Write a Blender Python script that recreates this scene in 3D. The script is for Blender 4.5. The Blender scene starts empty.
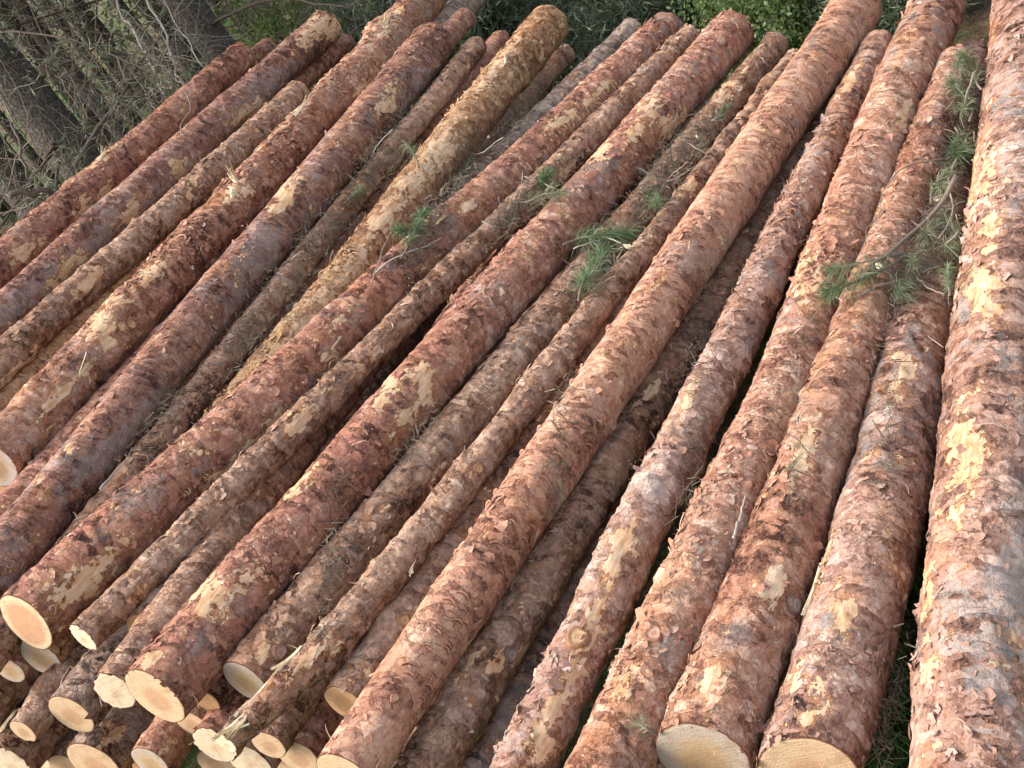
import bpy, math, random
import numpy as np
from mathutils import Matrix, Vector

rad = math.radians
S = bpy.context.scene
COL = S.collection

# ------------------------------------------------------------------ camera
F_PX = 1350.0                       # focal length in pixels of the 1024 x 768 frame
VPX, VPY = 1300.0, -900.0           # where the logs' common direction vanishes
ROLL = rad(36)
TILT = rad(15)                      # the slope of the pile's face
DIST = 1.86                         # camera to the face of the pile, square on

def unit(v):
    v = np.asarray(v, float)
    return v / np.linalg.norm(v)

_d = unit([(VPX - 512) / F_PX, (384 - VPY) / F_PX, 1.0])
_p = math.atan((-_d[0] * math.sin(ROLL) + _d[1] * math.cos(ROLL)) / _d[2])
_u = np.array([-math.sin(ROLL) * math.cos(_p), math.cos(ROLL) * math.cos(_p), -math.sin(_p)])
_x = -np.cross(_d, _u)
# world: x to the right of the pile, y along the logs, z up
RIGHT = np.array([_x[0], _d[0], _u[0]])
UPV = np.array([_x[1], _d[1], _u[1]])
FWD = np.array([_x[2], _d[2], _u[2]])
NPL = np.array([math.sin(TILT), 0, math.cos(TILT)])
CAM = np.array([0.0, 0.0, 2.02])

def ray(px, py):
    return RIGHT * ((px - 512) / F_PX) + UPV * ((384 - py) / F_PX) + FWD

def at(px, py, h=0.0):
    """point of the pile's face (raised by h) seen at a pixel"""
    q = ray(px, py)
    return CAM + q * ((-DIST + h) / (NPL @ q))

def at_depth(px, py, z):
    return CAM + ray(px, py) * z

def depth(P):
    return (np.asarray(P) - CAM) @ FWD

def project(P):
    v = np.asarray(P) - CAM
    z = v @ FWD
    return 512 + F_PX * (v @ RIGHT) / z, 384 - F_PX * (v @ UPV) / z, z

cam = bpy.data.cameras.new('camera')
cam.sensor_width = 36
cam.lens = F_PX * 36 / 1024
cam.clip_start = 0.05
cam.clip_end = 400
camo = bpy.data.objects.new('camera', cam)
COL.objects.link(camo)
M = Matrix.Identity(4)
for i in range(3):
    M[i][0], M[i][1], M[i][2], M[i][3] = RIGHT[i], UPV[i], -FWD[i], CAM[i]
camo.matrix_world = M
S.camera = camo
S.render.resolution_x, S.render.resolution_y = 1024, 768

# ------------------------------------------------------------------ light
SUN_DIR = unit([-0.56, -0.46, 0.72])          # towards the sun
elev = math.asin(SUN_DIR[2])
W = bpy.data.worlds.new('World')
S.world = W
W.use_nodes = True
wn = W.node_tree
sky = wn.nodes.new('ShaderNodeTexSky')
sky.sky_type = 'NISHITA'
sky.sun_disc = False
sky.sun_elevation = elev
sky.sun_rotation = math.atan2(SUN_DIR[0], SUN_DIR[1])
sky.air_density = 1.0
sky.dust_density = 4.0
sky.ozone_density = 1.0
wn.nodes['Background'].inputs[1].default_value = 0.15
hz = wn.nodes.new('ShaderNodeHueSaturation')       # a thin white overcast: the blue is washed out of the sky
hz.inputs['Saturation'].default_value = 0.55
wn.links.new(sky.outputs[0], hz.inputs['Color'])
wn.links.new(hz.outputs[0], wn.nodes['Background'].inputs[0])
sl = bpy.data.lights.new('sun', 'SUN')
sl.energy = 1.15
sl.angle = rad(30)
sl.color = (1.0, 0.95, 0.90)
so = bpy.data.objects.new('sun', sl)
COL.objects.link(so)
so.rotation_euler = Vector(SUN_DIR).to_track_quat('Z', 'Y').to_euler()
S.view_settings.view_transform = 'Standard'
S.view_settings.look = 'None'
S.view_settings.exposure = 1.50
S.view_settings.gamma = 1.0
S.cycles.max_bounces = 6
S.cycles.diffuse_bounces = 4

# ------------------------------------------------------------------ helpers
def mesh_obj(name, V, Q=None, T=None, mat=None, parent=None, smooth=True, attrs=None, mats=None, midx=None):
    """one mesh object out of arrays of quads and / or triangles"""
    V = np.asarray(V, np.float32)
    me = bpy.data.meshes.new(name)
    nq = 0 if Q is None else len(Q)
    nt = 0 if T is None else len(T)
    me.vertices.add(len(V))
    me.vertices.foreach_set('co', V.ravel())
    idx = []
    if nq: idx.append(np.asarray(Q, np.int32).ravel())
    if nt: idx.append(np.asarray(T, np.int32).ravel())
    idx = np.concatenate(idx)
    me.loops.add(len(idx))
    me.loops.foreach_set('vertex_index', idx)
    me.polygons.add(nq + nt)
    st = np.concatenate([np.arange(nq) * 4, nq * 4 + np.arange(nt) * 3]).astype(np.int32)
    me.polygons.foreach_set('loop_start', st)
    me.polygons.foreach_set('use_smooth', np.full(nq + nt, smooth))
    for m in (mats or ([mat] if mat else [])):
        me.materials.append(m)
    if midx is not None:
        me.polygons.foreach_set('material_index', np.asarray(midx, np.int32))
    for k, a in (attrs or {}).items():
        at_ = me.attributes.new(k, 'FLOAT', 'POINT')
        at_.data.foreach_set('value', np.asarray(a, np.float32))
    me.update()
    me.validate()
    o = bpy.data.objects.new(name, me)
    COL.objects.link(o)
    if parent is not None:
        o.parent = parent
    return o

def tag(o, label=None, cat=None, group=None, kind=None):
    if label: o['label'] = label
    if cat: o['category'] = cat
    if group: o['group'] = group
    if kind: o['kind'] = kind
    return o

def empty(name, loc):
    o = bpy.data.objects.new(name, None)
    COL.objects.link(o)
    o.location = Vector([float(c) for c in loc])
    o.empty_display_size = 0.1
    return o

class Soup:
    """collects tubes, leaves and slivers for one mesh"""
    def __init__(s):
        s.v, s.q, s.t, s.a, s.n = [], [], [], [], 0
    def add(s, V, Q=None, T=None, a=0.0):
        V = np.asarray(V, float).reshape(-1, 3)
        if Q is not None and len(Q): s.q.append(np.asarray(Q, int).reshape(-1, 4) + s.n)
        if T is not None and len(T): s.t.append(np.asarray(T, int).reshape(-1, 3) + s.n)
        s.v.append(V)
        s.a.append(np.full(len(V), a) if np.isscalar(a) else np.asarray(a, float))
        s.n += len(V)
    def tube(s, pts, radii, k=6, a=0.0, cap=True):
        pts = np.asarray(pts, float)
        n = len(pts)
        radii = np.broadcast_to(np.asarray(radii, float), (n,))
        tan = np.gradient(pts, axis=0)
        tan /= np.linalg.norm(tan, axis=1)[:, None] + 1e-12
        ref = np.array([0.13, 0.27, 0.95]) if abs(tan[0][2]) < 0.9 else np.array([1.0, 0.1, 0])
        e1 = np.cross(tan, ref); e1 /= np.linalg.norm(e1, axis=1)[:, None]
        e2 = np.cross(tan, e1)
        th = np.arange(k) * 2 * np.pi / k
        V = pts[:, None] + radii[:, None, None] * (np.cos(th)[None, :, None] * e1[:, None] + np.sin(th)[None, :, None] * e2[:, None])
        i, j = np.meshgrid(np.arange(n - 1), np.arange(k), indexing='ij')
        j2 = (j + 1) % k
        Q = np.stack([i * k + j, (i + 1) * k + j, (i + 1) * k + j2, i * k + j2], -1).reshape(-1, 4)
        V = V.reshape(-1, 3)
        T = None
        if cap:
            V = np.vstack([V, pts[0], pts[-1]])
            c0, c1 = n * k, n * k + 1
            T = [[c0, b, (b + 1) % k] for b in range(k)] + [[c1, (n - 1) * k + (b + 1) % k, (n - 1) * k + b] for b in range(k)]
        s.add(V, Q, T, a)
    def build(s, name, mat, parent=None, smooth=True):
        return mesh_obj(name, np.vstack(s.v), np.vstack(s.q) if s.q else None, np.vstack(s.t) if s.t else None,
                        mat, parent, smooth, {'tint': np.concatenate(s.a)})

# hashing and noise on arrays
def h01(ix, iy, iz, s):
    n = (ix.astype(np.int64) * 73856093) ^ (iy.astype(np.int64) * 19349663) ^ (iz.astype(np.int64) * 83492791) ^ (s * 2654435761 % 4294967291)
    n = (n ^ (n >> 13)) * 1274126177 & 0x7fffffff
    n = (n ^ (n >> 16)) * 668265263 & 0x7fffffff
    return ((n ^ (n >> 15)) & 0xffffff) / float(0xffffff)

def vnoise(P, seed):
    i = np.floor(P).astype(np.int64)
    f = P - i
    u = f * f * (3 - 2 * f)
    r = 0
    for a in (0, 1):
        for b in (0, 1):
            for c in (0, 1):
                w = (u[:, 0] if a else 1 - u[:, 0]) * (u[:, 1] if b else 1 - u[:, 1]) * (u[:, 2] if c else 1 - u[:, 2])
                r = r + w * h01(i[:, 0] + a, i[:, 1] + b, i[:, 2] + c, seed)
    return r

def fbm(P, seed, octv=3):
    r, amp, tot = 0, 1.0, 0
    for k in range(octv):
        r = r + amp * vnoise(P * 2 ** k + 17.3 * k, seed + k)
        tot += amp
        amp *= 0.5
    return r / tot

def plates(P, seed):
    """cell noise: (random per plate, tilt inside the plate, distance to the rim)"""
    i = np.floor(P).astype(np.int64)
    d1 = np.full(len(P), 9.0); d2 = np.full(len(P), 9.0)
    rnd = np.zeros(len(P)); tl = np.zeros(len(P))
    for a in (-1, 0, 1):
        for b in (-1, 0, 1):
            for c in (-1, 0, 1):
                x, y, z = i[:, 0] + a, i[:, 1] + b, i[:, 2] + c
                cx = x + h01(x, y, z, seed); cy = y + h01(x, y, z, seed + 1); cz = z + h01(x, y, z, seed + 2)
                dx, dy, dz = P[:, 0] - cx, P[:, 1] - cy, P[:, 2] - cz
                d = np.sqrt(dx * dx + dy * dy + dz * dz)
                m = d < d1
                d2 = np.where(m, d1, np.minimum(d2, d))
                r = h01(x, y, z, seed + 3)
                t = dx * (h01(x, y, z, seed + 4) - .5) + dy * (h01(x, y, z, seed + 5) - .5) + dz * (h01(x, y, z, seed + 6) - .5)
                rnd = np.where(m, r, rnd); tl = np.where(m, t, tl)
                d1 = np.where(m, d, d1)
    return rnd, tl, d2 - d1

# ------------------------------------------------------------------ node helpers
class Tree:
    def __init__(s, name):
        s.m = bpy.data.materials.new(name)
        s.m.use_nodes = True
        s.t = s.m.node_tree
        s.b = s.t.nodes['Principled BSDF']
    def n(s, typ, ins=None, **kw):
        nd = s.t.nodes.new('ShaderNode' + typ)
        for k, v in kw.items():
            setattr(nd, k, v)
        for k, v in (ins or {}).items():
            s.set(nd.inputs[k], v)
        return nd
    def set(s, sock, v):
        if hasattr(v, 'is_output'):
            s.t.links.new(v, sock)
        elif hasattr(v, 'outputs'):
            s.t.links.new(v.outputs[0], sock)
        else:
            if isinstance(v, tuple) and len(v) == 3 and sock.type == 'RGBA':
                v = (*v, 1)
            sock.default_value = v
    def math(s, op, a, b=0.0, c=0.0, clamp=False):
        nd = s.n('Math', {0: a, 1: b, 2: c}, operation=op)
        nd.use_clamp = clamp
        return nd.outputs[0]
    def vec(s, op, a, b=None, scale=None):
        nd = s.n('VectorMath', {0: a}, operation=op)
        if b is not None: s.set(nd.inputs[1], b)
        if scale is not None: s.set(nd.inputs['Scale'], scale)
        return nd.outputs['Value'] if op in ('DOT_PRODUCT', 'LENGTH') else nd.outputs[0]
    def mix(s, f, a, b, mode='MIX'):
        nd = s.n('Mix', data_type='RGBA', blend_type=mode)
        s.set(nd.inputs[0], f); s.set(nd.inputs[6], a); s.set(nd.inputs[7], b)
        return nd.outputs[2]
    def ramp(s, f, stops, interp='LINEAR'):
        nd = s.n('ValToRGB', {0: f})
        cr = nd.color_ramp
        cr.interpolation = interp
        while len(cr.elements) < len(stops):
            cr.elements.new(0.5)
        for e, (p, c) in zip(cr.elements, stops):
            e.position = p
            e.color = (*c, 1) if isinstance(c, tuple) else (c, c, c, 1)
        return nd.outputs[0]
    def step(s, x, lo, hi):
        nd = s.n('MapRange', {0: x, 1: lo, 2: hi, 3: 0.0, 4: 1.0}, interpolation_type='SMOOTHSTEP')
        return nd.outputs[0]
    def noise(s, P, scale, detail=3, rough=0.55, color=False):
        nd = s.n('TexNoise', {'Vector': P, 'Scale': scale, 'Detail': float(detail), 'Roughness': rough})
        return nd.outputs[1] if color else nd.outputs[0]
    def attr(s, name):
        return s.n('Attribute', attribute_name=name).outputs['Fac']
    def out(s, col, rough=0.85, height=None, dist=1.0, strength=1.0, spec=0.25):
        s.set(s.b.inputs['Base Color'], col)
        s.set(s.b.inputs['Roughness'], rough)
        s.set(s.b.inputs['Specular IOR Level'], spec)
        if height is not None:
            bp = s.n('Bump', {'Height': height, 'Distance': dist, 'Strength': strength})
            s.t.links.new(bp.outputs[0], s.b.inputs['Normal'])
        return s.m

def P3(h):
    """sRGB hex to linear"""
    c = [int(h[i:i + 2], 16) / 255 for i in (0, 2, 4)]
    return tuple(x / 12.92 if x <= .04045 else ((x + .055) / 1.055) ** 2.4 for x in c)

WOOD_D, WOOD_M, WOOD_L = P3('a4714c'), P3('c1976f'), P3('d6bda0')

def bark_mat(name, pal, s1=34, s2=95, grey=P3('92857c'), greyamt=0.35, peel=0.0, rough_h=1.0, rim=P3('b98f72'), rimamt=0.45, rubamt=.5):
    """flaky pine bark: two generations of tilted plates, fibre, grey weathered zones, bare wood"""
    t = Tree(name)
    tc = t.n('TexCoord').outputs['Object']
    rnd = t.n('ObjectInfo').outputs['Random']
    P0 = t.vec('ADD', tc, t.vec('SCALE', (31.0, 17.0, 23.0), scale=rnd))
    w = t.vec('SUBTRACT', t.noise(P0, 14, 4, .6, True), (.5, .5, .5))
    P = t.vec('ADD', P0, t.vec('SCALE', w, scale=0.03))
    P = t.vec('MULTIPLY', P, (1.0, 0.72, 1.0))
    def gen(scale, k):
        v = t.n('TexVoronoi', {'Vector': P, 'Scale': scale, 'Randomness': 1.0}, feature='F1')
        off = t.vec('SUBTRACT', P, v.outputs['Position'])
        dirv = t.vec('SUBTRACT', v.outputs['Color'], (.5, .5, .5))
        tilt = t.vec('DOT_PRODUCT', off, dirv)              # metres
        sep = t.n('SeparateColor', {0: v.outputs['Color']})
        return tilt, sep.outputs[0], sep.outputs[1], sep.outputs[2]
    t1, r1, g1, b1 = gen(s1, 1)
    t2, r2, g2, b2 = gen(s2, 2)
    t3, r3, g3, b3 = gen(s2 * 2.3, 3)
    e1 = t.n('TexVoronoi', {'Vector': P, 'Scale': s1, 'Randomness': 1.0}, feature='DISTANCE_TO_EDGE').outputs['Distance']
    e2 = t.n('TexVoronoi', {'Vector': P, 'Scale': s2, 'Randomness': 1.0}, feature='DISTANCE_TO_EDGE').outputs['Distance']
    # short wide plates, so that most cracks run across the log
    Pw = t.vec('MULTIPLY', t.vec('ADD', P0, t.vec('SCALE', w, scale=.05)), (1.0, 2.3, 1.0))
    vw = t.n('TexVoronoi', {'Vector': Pw, 'Scale': s1 * .72, 'Randomness': 1.0}, feature='F1')
    tw = t.vec('DOT_PRODUCT', t.vec('SUBTRACT', Pw, vw.outputs['Position']), t.vec('SUBTRACT', vw.outputs['Color'], (.5, .5, .5)))
    gw = t.n('SeparateColor', {0: vw.outputs['Color']}).outputs[1]
    ew = t.n('TexVoronoi', {'Vector': Pw, 'Scale': s1 * .72, 'Randomness': 1.0}, feature='DISTANCE_TO_EDGE').outputs['Distance']
    low = t.noise(P0, 5.5, 3, .6)
    broad = t.noise(t.vec('MULTIPLY', P0, (1.0, .45, 1.0)), 3.6, 4, .62)
    mid = t.noise(P, 45, 4, .65)
    fine = t.noise(t.vec('MULTIPLY', P0, (1.0, .3, 1.0)), 330, 3, .7)
    f = t.math('ADD', t.math('MULTIPLY', gw, .40), t.math('MULTIPLY', g2, .20))
    f = t.math('ADD', f, t.math('ADD', t.math('MULTIPLY', t.math('SUBTRACT', low, .5), 0.7), t.math('MULTIPLY', t.math('SUBTRACT', broad, .5), 1.1)))
    f = t.math('ADD', f, t.math('MULTIPLY', t.math('SUBTRACT', mid, .5), 0.75))
    f = t.math('ADD', f, t.math('MULTIPLY', t.math('SUBTRACT', fine, .5), 0.35))
    f = t.math('ADD', f, t.math('MULTIPLY', t.math('SUBTRACT', g3, .5), 0.16))
    f = t.math('ADD', f, 0.16, clamp=True)
    n = len(pal)
    col = t.ramp(f, [(0.08 + 0.84 * i / (n - 1), c) for i, c in enumerate(pal)])
    zone = t.step(t.noise(P0, 8.5, 3, .6), .36, .62)
    warm = t.step(t.noise(t.vec('MULTIPLY', P0, (1.0, .55, 1.0)), 6.5, 3, .6), .50, .66)
    col = t.mix(t.math('MULTIPLY', warm, .42), col, t.mix(f, P3('7a3f26'), P3('d09a6c')))
    # stretches rubbed pale and dusty by handling
    rub = t.step(t.math('ADD', t.noise(t.vec('MULTIPLY', P, (1.0, .5, 1.0)), 13, 4, .66), t.math('MULTIPLY', t.math('SUBTRACT', broad, .5), .7)), .52, .70)
    col = t.mix(t.math('MULTIPLY', rub, rubamt), col, t.mix(t.math('MULTIPLY', g2, .8), P3('ad8a72'), P3('c9ae97')))
    # the dark old bark down in the cracks between scales
    ck = t.math('MAXIMUM', t.step(ew, .085, .02), t.math('MULTIPLY', t.step(e2, .075, .02), .35))
    ck = t.math('MULTIPLY', ck, t.math('MULTIPLY', zone, t.step(mid, .40, .58)))
    col = t.mix(t.math('MULTIPLY', ck, .6), col, pal[0])
    # weathered grey scales
    gz = t.math('ADD', t.noise(P0, 4.2, 3, .6), t.math('MULTIPLY', t.math('SUBTRACT', b1, .5), .26))
    gz = t.math('ADD', gz, t.math('MULTIPLY', t.attr('grey'), .26))
    gm = t.math('MULTIPLY', t.step(gz, .60, .74), greyamt)
    gm = t.math('MAXIMUM', gm, t.math('MULTIPLY', t.step(gz, .74, .98), .6))
    gcol = t.mix(t.math('MULTIPLY', fine, 1.0), t.mix(.5, grey, P3('574a44')), t.mix(.5, grey, P3('d0c5bb')))
    col = t.mix(gm, col, gcol)
    # raised rims of the small plates: freshly torn, paler
    rm = t.math('MULTIPLY', t.step(t2, .0006, .0016), rimamt)
    rm = t.math('MULTIPLY', rm, t.step(mid, .42, .6))
    col = t.mix(rm, col, rim)
    # bare wood where the bark is off
    pz = t.math('ADD', t.math('MULTIPLY', t.noise(P, 13, 4, .66), 1.05), t.math('MULTIPLY', t.math('SUBTRACT', r1, .5), .34))
    pz = t.math('ADD', pz, t.math('MULTIPLY', t.math('SUBTRACT', mid, .5), .85))
    pz = t.math('ADD', pz, t.math('ADD', t.math('MULTIPLY', t.attr('peel'), .46), t.math('ADD', t.math('MULTIPLY', t.math('SUBTRACT', g2, .5), .16), t.math('MULTIPLY', t.math('SUBTRACT', fine, .5), .16))))
    pm = t.step(pz, .80 - peel, .84 - peel)
    inner = t.step(pz, .66 - peel, .80 - peel)
    wf = t.noise(t.vec('MULTIPLY', P0, (1.0, .12, 1.0)), 120, 4, .7)
    wood = t.ramp(t.math('ADD', t.math('ADD', t.math('MULTIPLY', wf, .6), t.math('MULTIPLY', low, .3)), t.math('MULTIPLY', mid, .25)),
                  [(.26, P3('94673f')), (.40, WOOD_D), (.52, WOOD_M), (.70, WOOD_L)])
    col = t.mix(t.math('MULTIPLY', inner, .65), col, t.mix(low, P3('8a5030'), P3('c08a5c')))
    col = t.mix(pm, col, wood)
    # relief in metres
    h = t.math('ADD', t.math('MULTIPLY', tw, .42), t.math('MULTIPLY', gw, .0016))
    h = t.math('ADD', h, t.math('MULTIPLY', t2, .40))
    h = t.math('ADD', h, t.math('MULTIPLY', r2, .0010))
    h = t.math('ADD', h, t.math('MULTIPLY', t3, .55))
    h = t.math('ADD', h, t.math('MULTIPLY', r3, .0010))
    h = t.math('SUBTRACT', h, t.math('MULTIPLY', ck, .0016))
    h = t.math('ADD', h, t.math('MULTIPLY', mid, .0045))
    h = t.math('MULTIPLY', h, t.math('ADD', t.math('MULTIPLY', zone, .75), .45))
    h = t.math('MULTIPLY', h, t.math('SUBTRACT', 1.0, t.math('MULTIPLY', pm, .85)))
    h = t.math('SUBTRACT', h, t.math('MULTIPLY', pm, .0036))
    h = t.math('ADD', h, t.math('MULTIPLY', fine, .0016))
    return t.out(col, .88, h, rough_h, 1.0, .2)

def flake_mat(name, pal):
    t = Tree(name)
    tc = t.n('TexCoord').outputs['Object']
    f = t.math('ADD', t.attr('tint'), t.math('MULTIPLY', t.math('SUBTRACT', t.noise(tc, 160, 3, .7), .5), .35), clamp=True)
    col = t.ramp(f, [(i / (len(pal) - 1), c) for i, c in enumerate(pal)])
    return t.out(col, .85, t.noise(t.vec('MULTIPLY', tc, (1, .3, 1)), 420, 2), .0012, 1.0, .2)

def cut_mat(name, sap, heart, grey=0.0, hr=0.55):
    """sawn end: growth rings round the pith, darker heart, saw marks"""
    t = Tree(name)
    tc = t.n('TexCoord').outputs['Object']
    rr = t.attr('rad')                                  # 0 at the pith, 1 at the bark
    nz = t.noise(tc, 38, 3, .6)
    q = t.math('ADD', rr, t.math('MULTIPLY', t.math('SUBTRACT', nz, .5), .16))
    hm = t.math('MULTIPLY', t.step(q, hr + .14, hr - .12), .85)
    ring = t.math('SINE', t.math('MULTIPLY', t.math('ADD', rr, t.math('MULTIPLY', nz, .05)), 95.0))
    ring = t.math('MULTIPLY', t.math('ADD', ring, 1.0), .5)
    col = t.mix(hm, sap, heart)
    col = t.mix(t.math('MULTIPLY', ring, .42), col, P3('a37a50'))
    col = t.mix(t.step(t.noise(tc, 60, 4, .7), .56, .7), col, P3('c79f70'))
    if grey:
        col = t.mix(t.math('MULTIPLY', t.step(t.math('ADD', rr, t.math('MULTIPLY', nz, .6)), .75, 1.15), grey), col, P3('a49a90'))
        col = t.mix(t.step(t.noise(tc, 120, 3, .7), .62, .72), col, P3('6d5a48'))
    saws = t.noise(t.vec('MULTIPLY', t.vec('ADD', tc, t.vec('SCALE', (3.1, 1.7, 2.3), scale=t.n('ObjectInfo').outputs['Random'])), (18., 18., 240.)), 1.0, 2)
    col = t.mix(t.math('MULTIPLY', t.step(saws, .50, .66), .30), col, P3('9f7f5c'))
    dirt = t.noise(tc, 26, 4, .7)
    col = t.mix(t.math('MULTIPLY', t.step(dirt, .48, .70), .5), col, P3('8d7157'))
    crack = t.n('TexVoronoi', {'Vector': t.vec('MULTIPLY', tc, (1, 0, 1)), 'Scale': 55.0}, feature='DISTANCE_TO_EDGE').outputs['Distance']
    col = t.mix(t.math('MULTIPLY', t.step(crack, .03, .0), t.math('MULTIPLY', t.step(nz, .5, .62), .5)), col, P3('7b5a3c'))
    col = t.mix(t.step(rr, .965, .985), col, P3('6b4736'))
    saw = t.noise(t.vec('MULTIPLY', tc, (30., 30., 260.)), 1.0, 2)
    return t.out(col, .8, t.math('ADD', saw, t.noise(tc, 300, 2)), .0012, .8, .2)

# palettes run dark to pale
PAL = {
 'red':    [P3('4f3129'), P3('825546'), P3('9c6655'), P3('ad7c69'), P3('ccab97')],
 'wine':   [P3('4b322c'), P3('775046'), P3('8e6255'), P3('a1796b'), P3('c4a99d')],
 'brown':  [P3('4b3429'), P3('7c5a47'), P3('997562'), P3('b08d78'), P3('cbb29d')],
 'grey':   [P3('473733'), P3('745c51'), P3('91786b'), P3('aa9486'), P3('c5b7ac')],
 'salmon': [P3('633d31'), P3('9d6a55'), P3('b8836b'), P3('c6967c'), P3('d9b69d')],
 'tan':    [P3('62402d'), P3('98694b'), P3('b38862'), P3('c7a27c'), P3('dcc4a2')],
 'pink':   [P3('50362d'), P3('835c4e'), P3('a07969'), P3('b29083'), P3('c8b2a5')],
 'rust':   [P3('53342a'), P3('8a5b48'), P3('a5735e'), P3('b88e79'), P3('d2b7a3')],
}
DUST = P3('b3957e')
for k_, q_ in PAL.items():
    PAL[k_] = [tuple(a * (1 - m) + b * m for a, b in zip((c[0] * .96, c[1] * 1.0, c[2] * .98), DUST)) for c, m in zip(q_, (.0, .03, .06, .10, .06))]
FPAL = {k: [v[0], v[1], v[2], v[2], v[3], tuple((a + b) / 2 for a, b in zip(v[3], v[4]))] for k, v in PAL.items()}
BARK = {
 'red':    bark_mat('bark_red', PAL['red'], greyamt=.38, rimamt=.3, peel=-.01, rubamt=.28),
 'wine':   bark_mat('bark_wine', PAL['wine'], s1=42, s2=120, greyamt=.5, grey=P3('93877f'), rimamt=.25, rubamt=.2),
 'brown':  bark_mat('bark_brown', PAL['brown'], greyamt=.3, peel=.01, rubamt=.32),
 'grey':   bark_mat('bark_grey', PAL['grey'], greyamt=.45, rubamt=.3),
 'salmon': bark_mat('bark_salmon', PAL['salmon'], s1=38, s2=120, greyamt=.35, rimamt=.3, peel=-.01, rubamt=.35),
 'tan':    bark_mat('bark_tan', PAL['tan'], greyamt=.1, peel=.08, rubamt=.35),
 'pink':   bark_mat('bark_pink', PAL['pink'], s1=30, s2=85, greyamt=.75, peel=-.01, rubamt=.25),
 'rust':   bark_mat('bark_rust', PAL['rust'], s1=32, s2=85, greyamt=.42, peel=.0, rubamt=.34),
}
FLAKE = {k: flake_mat('flakes_' + k, FPAL[k]) for k in PAL}
CUT = {
 'heart': cut_mat('cut_heart', P3('c8b08e'), P3('a87a5e'), 0, .76),
 'cream': cut_mat('cut_cream', P3('bca283'), P3('a58062'), 0, .46),
 'pale':  cut_mat('cut_pale', P3('cdbda2'), P3('bda98a'), 0, .3),
 'old':   cut_mat('cut_old', P3('a99374'), P3('99805f'), .7, .4),
 'orange': cut_mat('cut_orange', P3('b08c66'), P3('9a734f'), 0, .6),
 'stale': cut_mat('cut_stale', P3('94826d'), P3('7b6853'), .9, .5),
}
def plain(name, col, col2, sc=60, rough=.8, bump=.002):
    t = Tree(name)
    tc = t.n('TexCoord').outputs['Object']
    n = t.noise(tc, sc, 4, .65)
    f = t.math('ADD', t.math('MULTIPLY', n, .7), t.math('MULTIPLY', t.attr('tint'), .6), clamp=True)
    return t.out(t.ramp(f, [(.2, col), (.75, col2)]), rough, n, bump)
WOODM = plain('bare_wood', P3('c7a06a'), P3('ecdcb8'), 90)
TWIG = plain('twig_bark', P3('4a3b33'), P3('85776a'), 120)
PALETWIG = plain('bleached_twig', P3('7d7468'), P3('b5aca0'), 90)
DARKBR = plain('dead_branch', P3('2c2622'), P3('61564d'), 60)

def leaf_mat(name, c0, c1, c2, trans=.25):
    t = Tree(name)
    col = t.ramp(t.attr('tint'), [(0.0, c0), (.5, c1), (1.0, c2)])
    t.out(col, .6, None, spec=.3)
    tr = t.n('BsdfTranslucent', {'Color': t.mix(.4, col, P3('93a83c'))})
    mx = t.n('MixShader', {0: trans, 1: t.b.outputs[0], 2: tr.outputs[0]})
    t.t.links.new(mx.outputs[0], t.t.nodes['Material Output'].inputs[0])
    return t.m
NEEDLE = leaf_mat('pine_needles', P3('564a36'), P3('48643f'), P3('839874'), .15)
DRYNEEDLE = leaf_mat('dry_pine_needles', P3('474f3a'), P3('6e7a5a'), P3('96967a'), .15)
SPRUCE = leaf_mat('spruce_foliage', P3('2a3328'), P3('4c5846'), P3('858d76'), .2)
LEAF = leaf_mat('sunlit_leaves', P3('2e3f24'), P3('607448'), P3('b4b886'), .4)
GRASSM = leaf_mat('grass_blades', P3('1f3a1a'), P3('3f6a2e'), P3('76935a'), .25)

# ------------------------------------------------------------------ the logs
# key: near (x, y, width), far (x, y, width) in the frame, drop below the face, style, cut, extend near end?, opts
LOGS = {}
def L(key, near, far, h, style, cut, label, mid=None, ext=True, flakes=1.0, res=2, group='pine logs on top of the pile', **kw):
    LOGS[key] = dict(near=near, far=far, h=h, style=style, cut=cut, label=label, mid=mid, ext=ext, flakes=flakes, res=res, group=group, kw=kw)

L('R', (980, 768, 134), (1034, -2, 76), 0, 'pink', 'cream', 'thick pinkish grey log at the right edge of the pile with cream bare strips', mid=(1004, 390, 108), flakes=.8, yext=.3)
L('K', (0, 563, 58), (434, 43, 44), 0, 'wine', 'old', 'smooth wine coloured log with grey scuffs, ending in a blunt dark end', flakes=.5)
L('J', (26, 622, 69), (669, 28, 35), 0, 'red', 'heart', 'reddish log whose sawn end shows a pinkish heart ringed by cream sapwood', ext=False, flakes=.7, slant=(.22, .10))
L('I', (155, 696, 75), (733, 32, 44), 0, 'red', 'cream', 'thick dark red log in the middle with a clean cream sawn end', ext=False, flakes=.8)
L('H', (345, 776, 66), (857, 8, 50), 0.01, 'salmon', 'cream', 'straight salmon coloured log marked by rows of curved roller dents', ext=False, flakes=.35)
L('G', (612, 768, 82), (937, 6, 54), 0, 'rust', 'cream', 'thick rusty log right of the thin pale streaked one with a round knot', mid=(778, 400, 64), flakes=1.2, yext=.3)
L('P', (-8, 464, 58), (432, -6, 33), 0, 'rust', 'stale', 'knobbly torn log with white splinters, passing out of the top of the picture', ext=False, flakes=1.5, knobs=1)
L('L', (0, 318, 42), (327, 26, 33), 0, 'wine', 'stale', 'log with a lilac grey upper side, yellow peeled spots and a frayed pale far end', flakes=.5)
L('M', (0, 268, 42), (243, 57, 29), 0, 'red', 'old', 'uppermost red log of the pile, nearest to the dark forest', flakes=.9)
L('Q', (119, 560, 46), (549, 25, 41), -.03, 'tan', 'old', 'yellowish tan log with a shaggy torn upper side in the middle of the pile', flakes=1.4)
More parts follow.
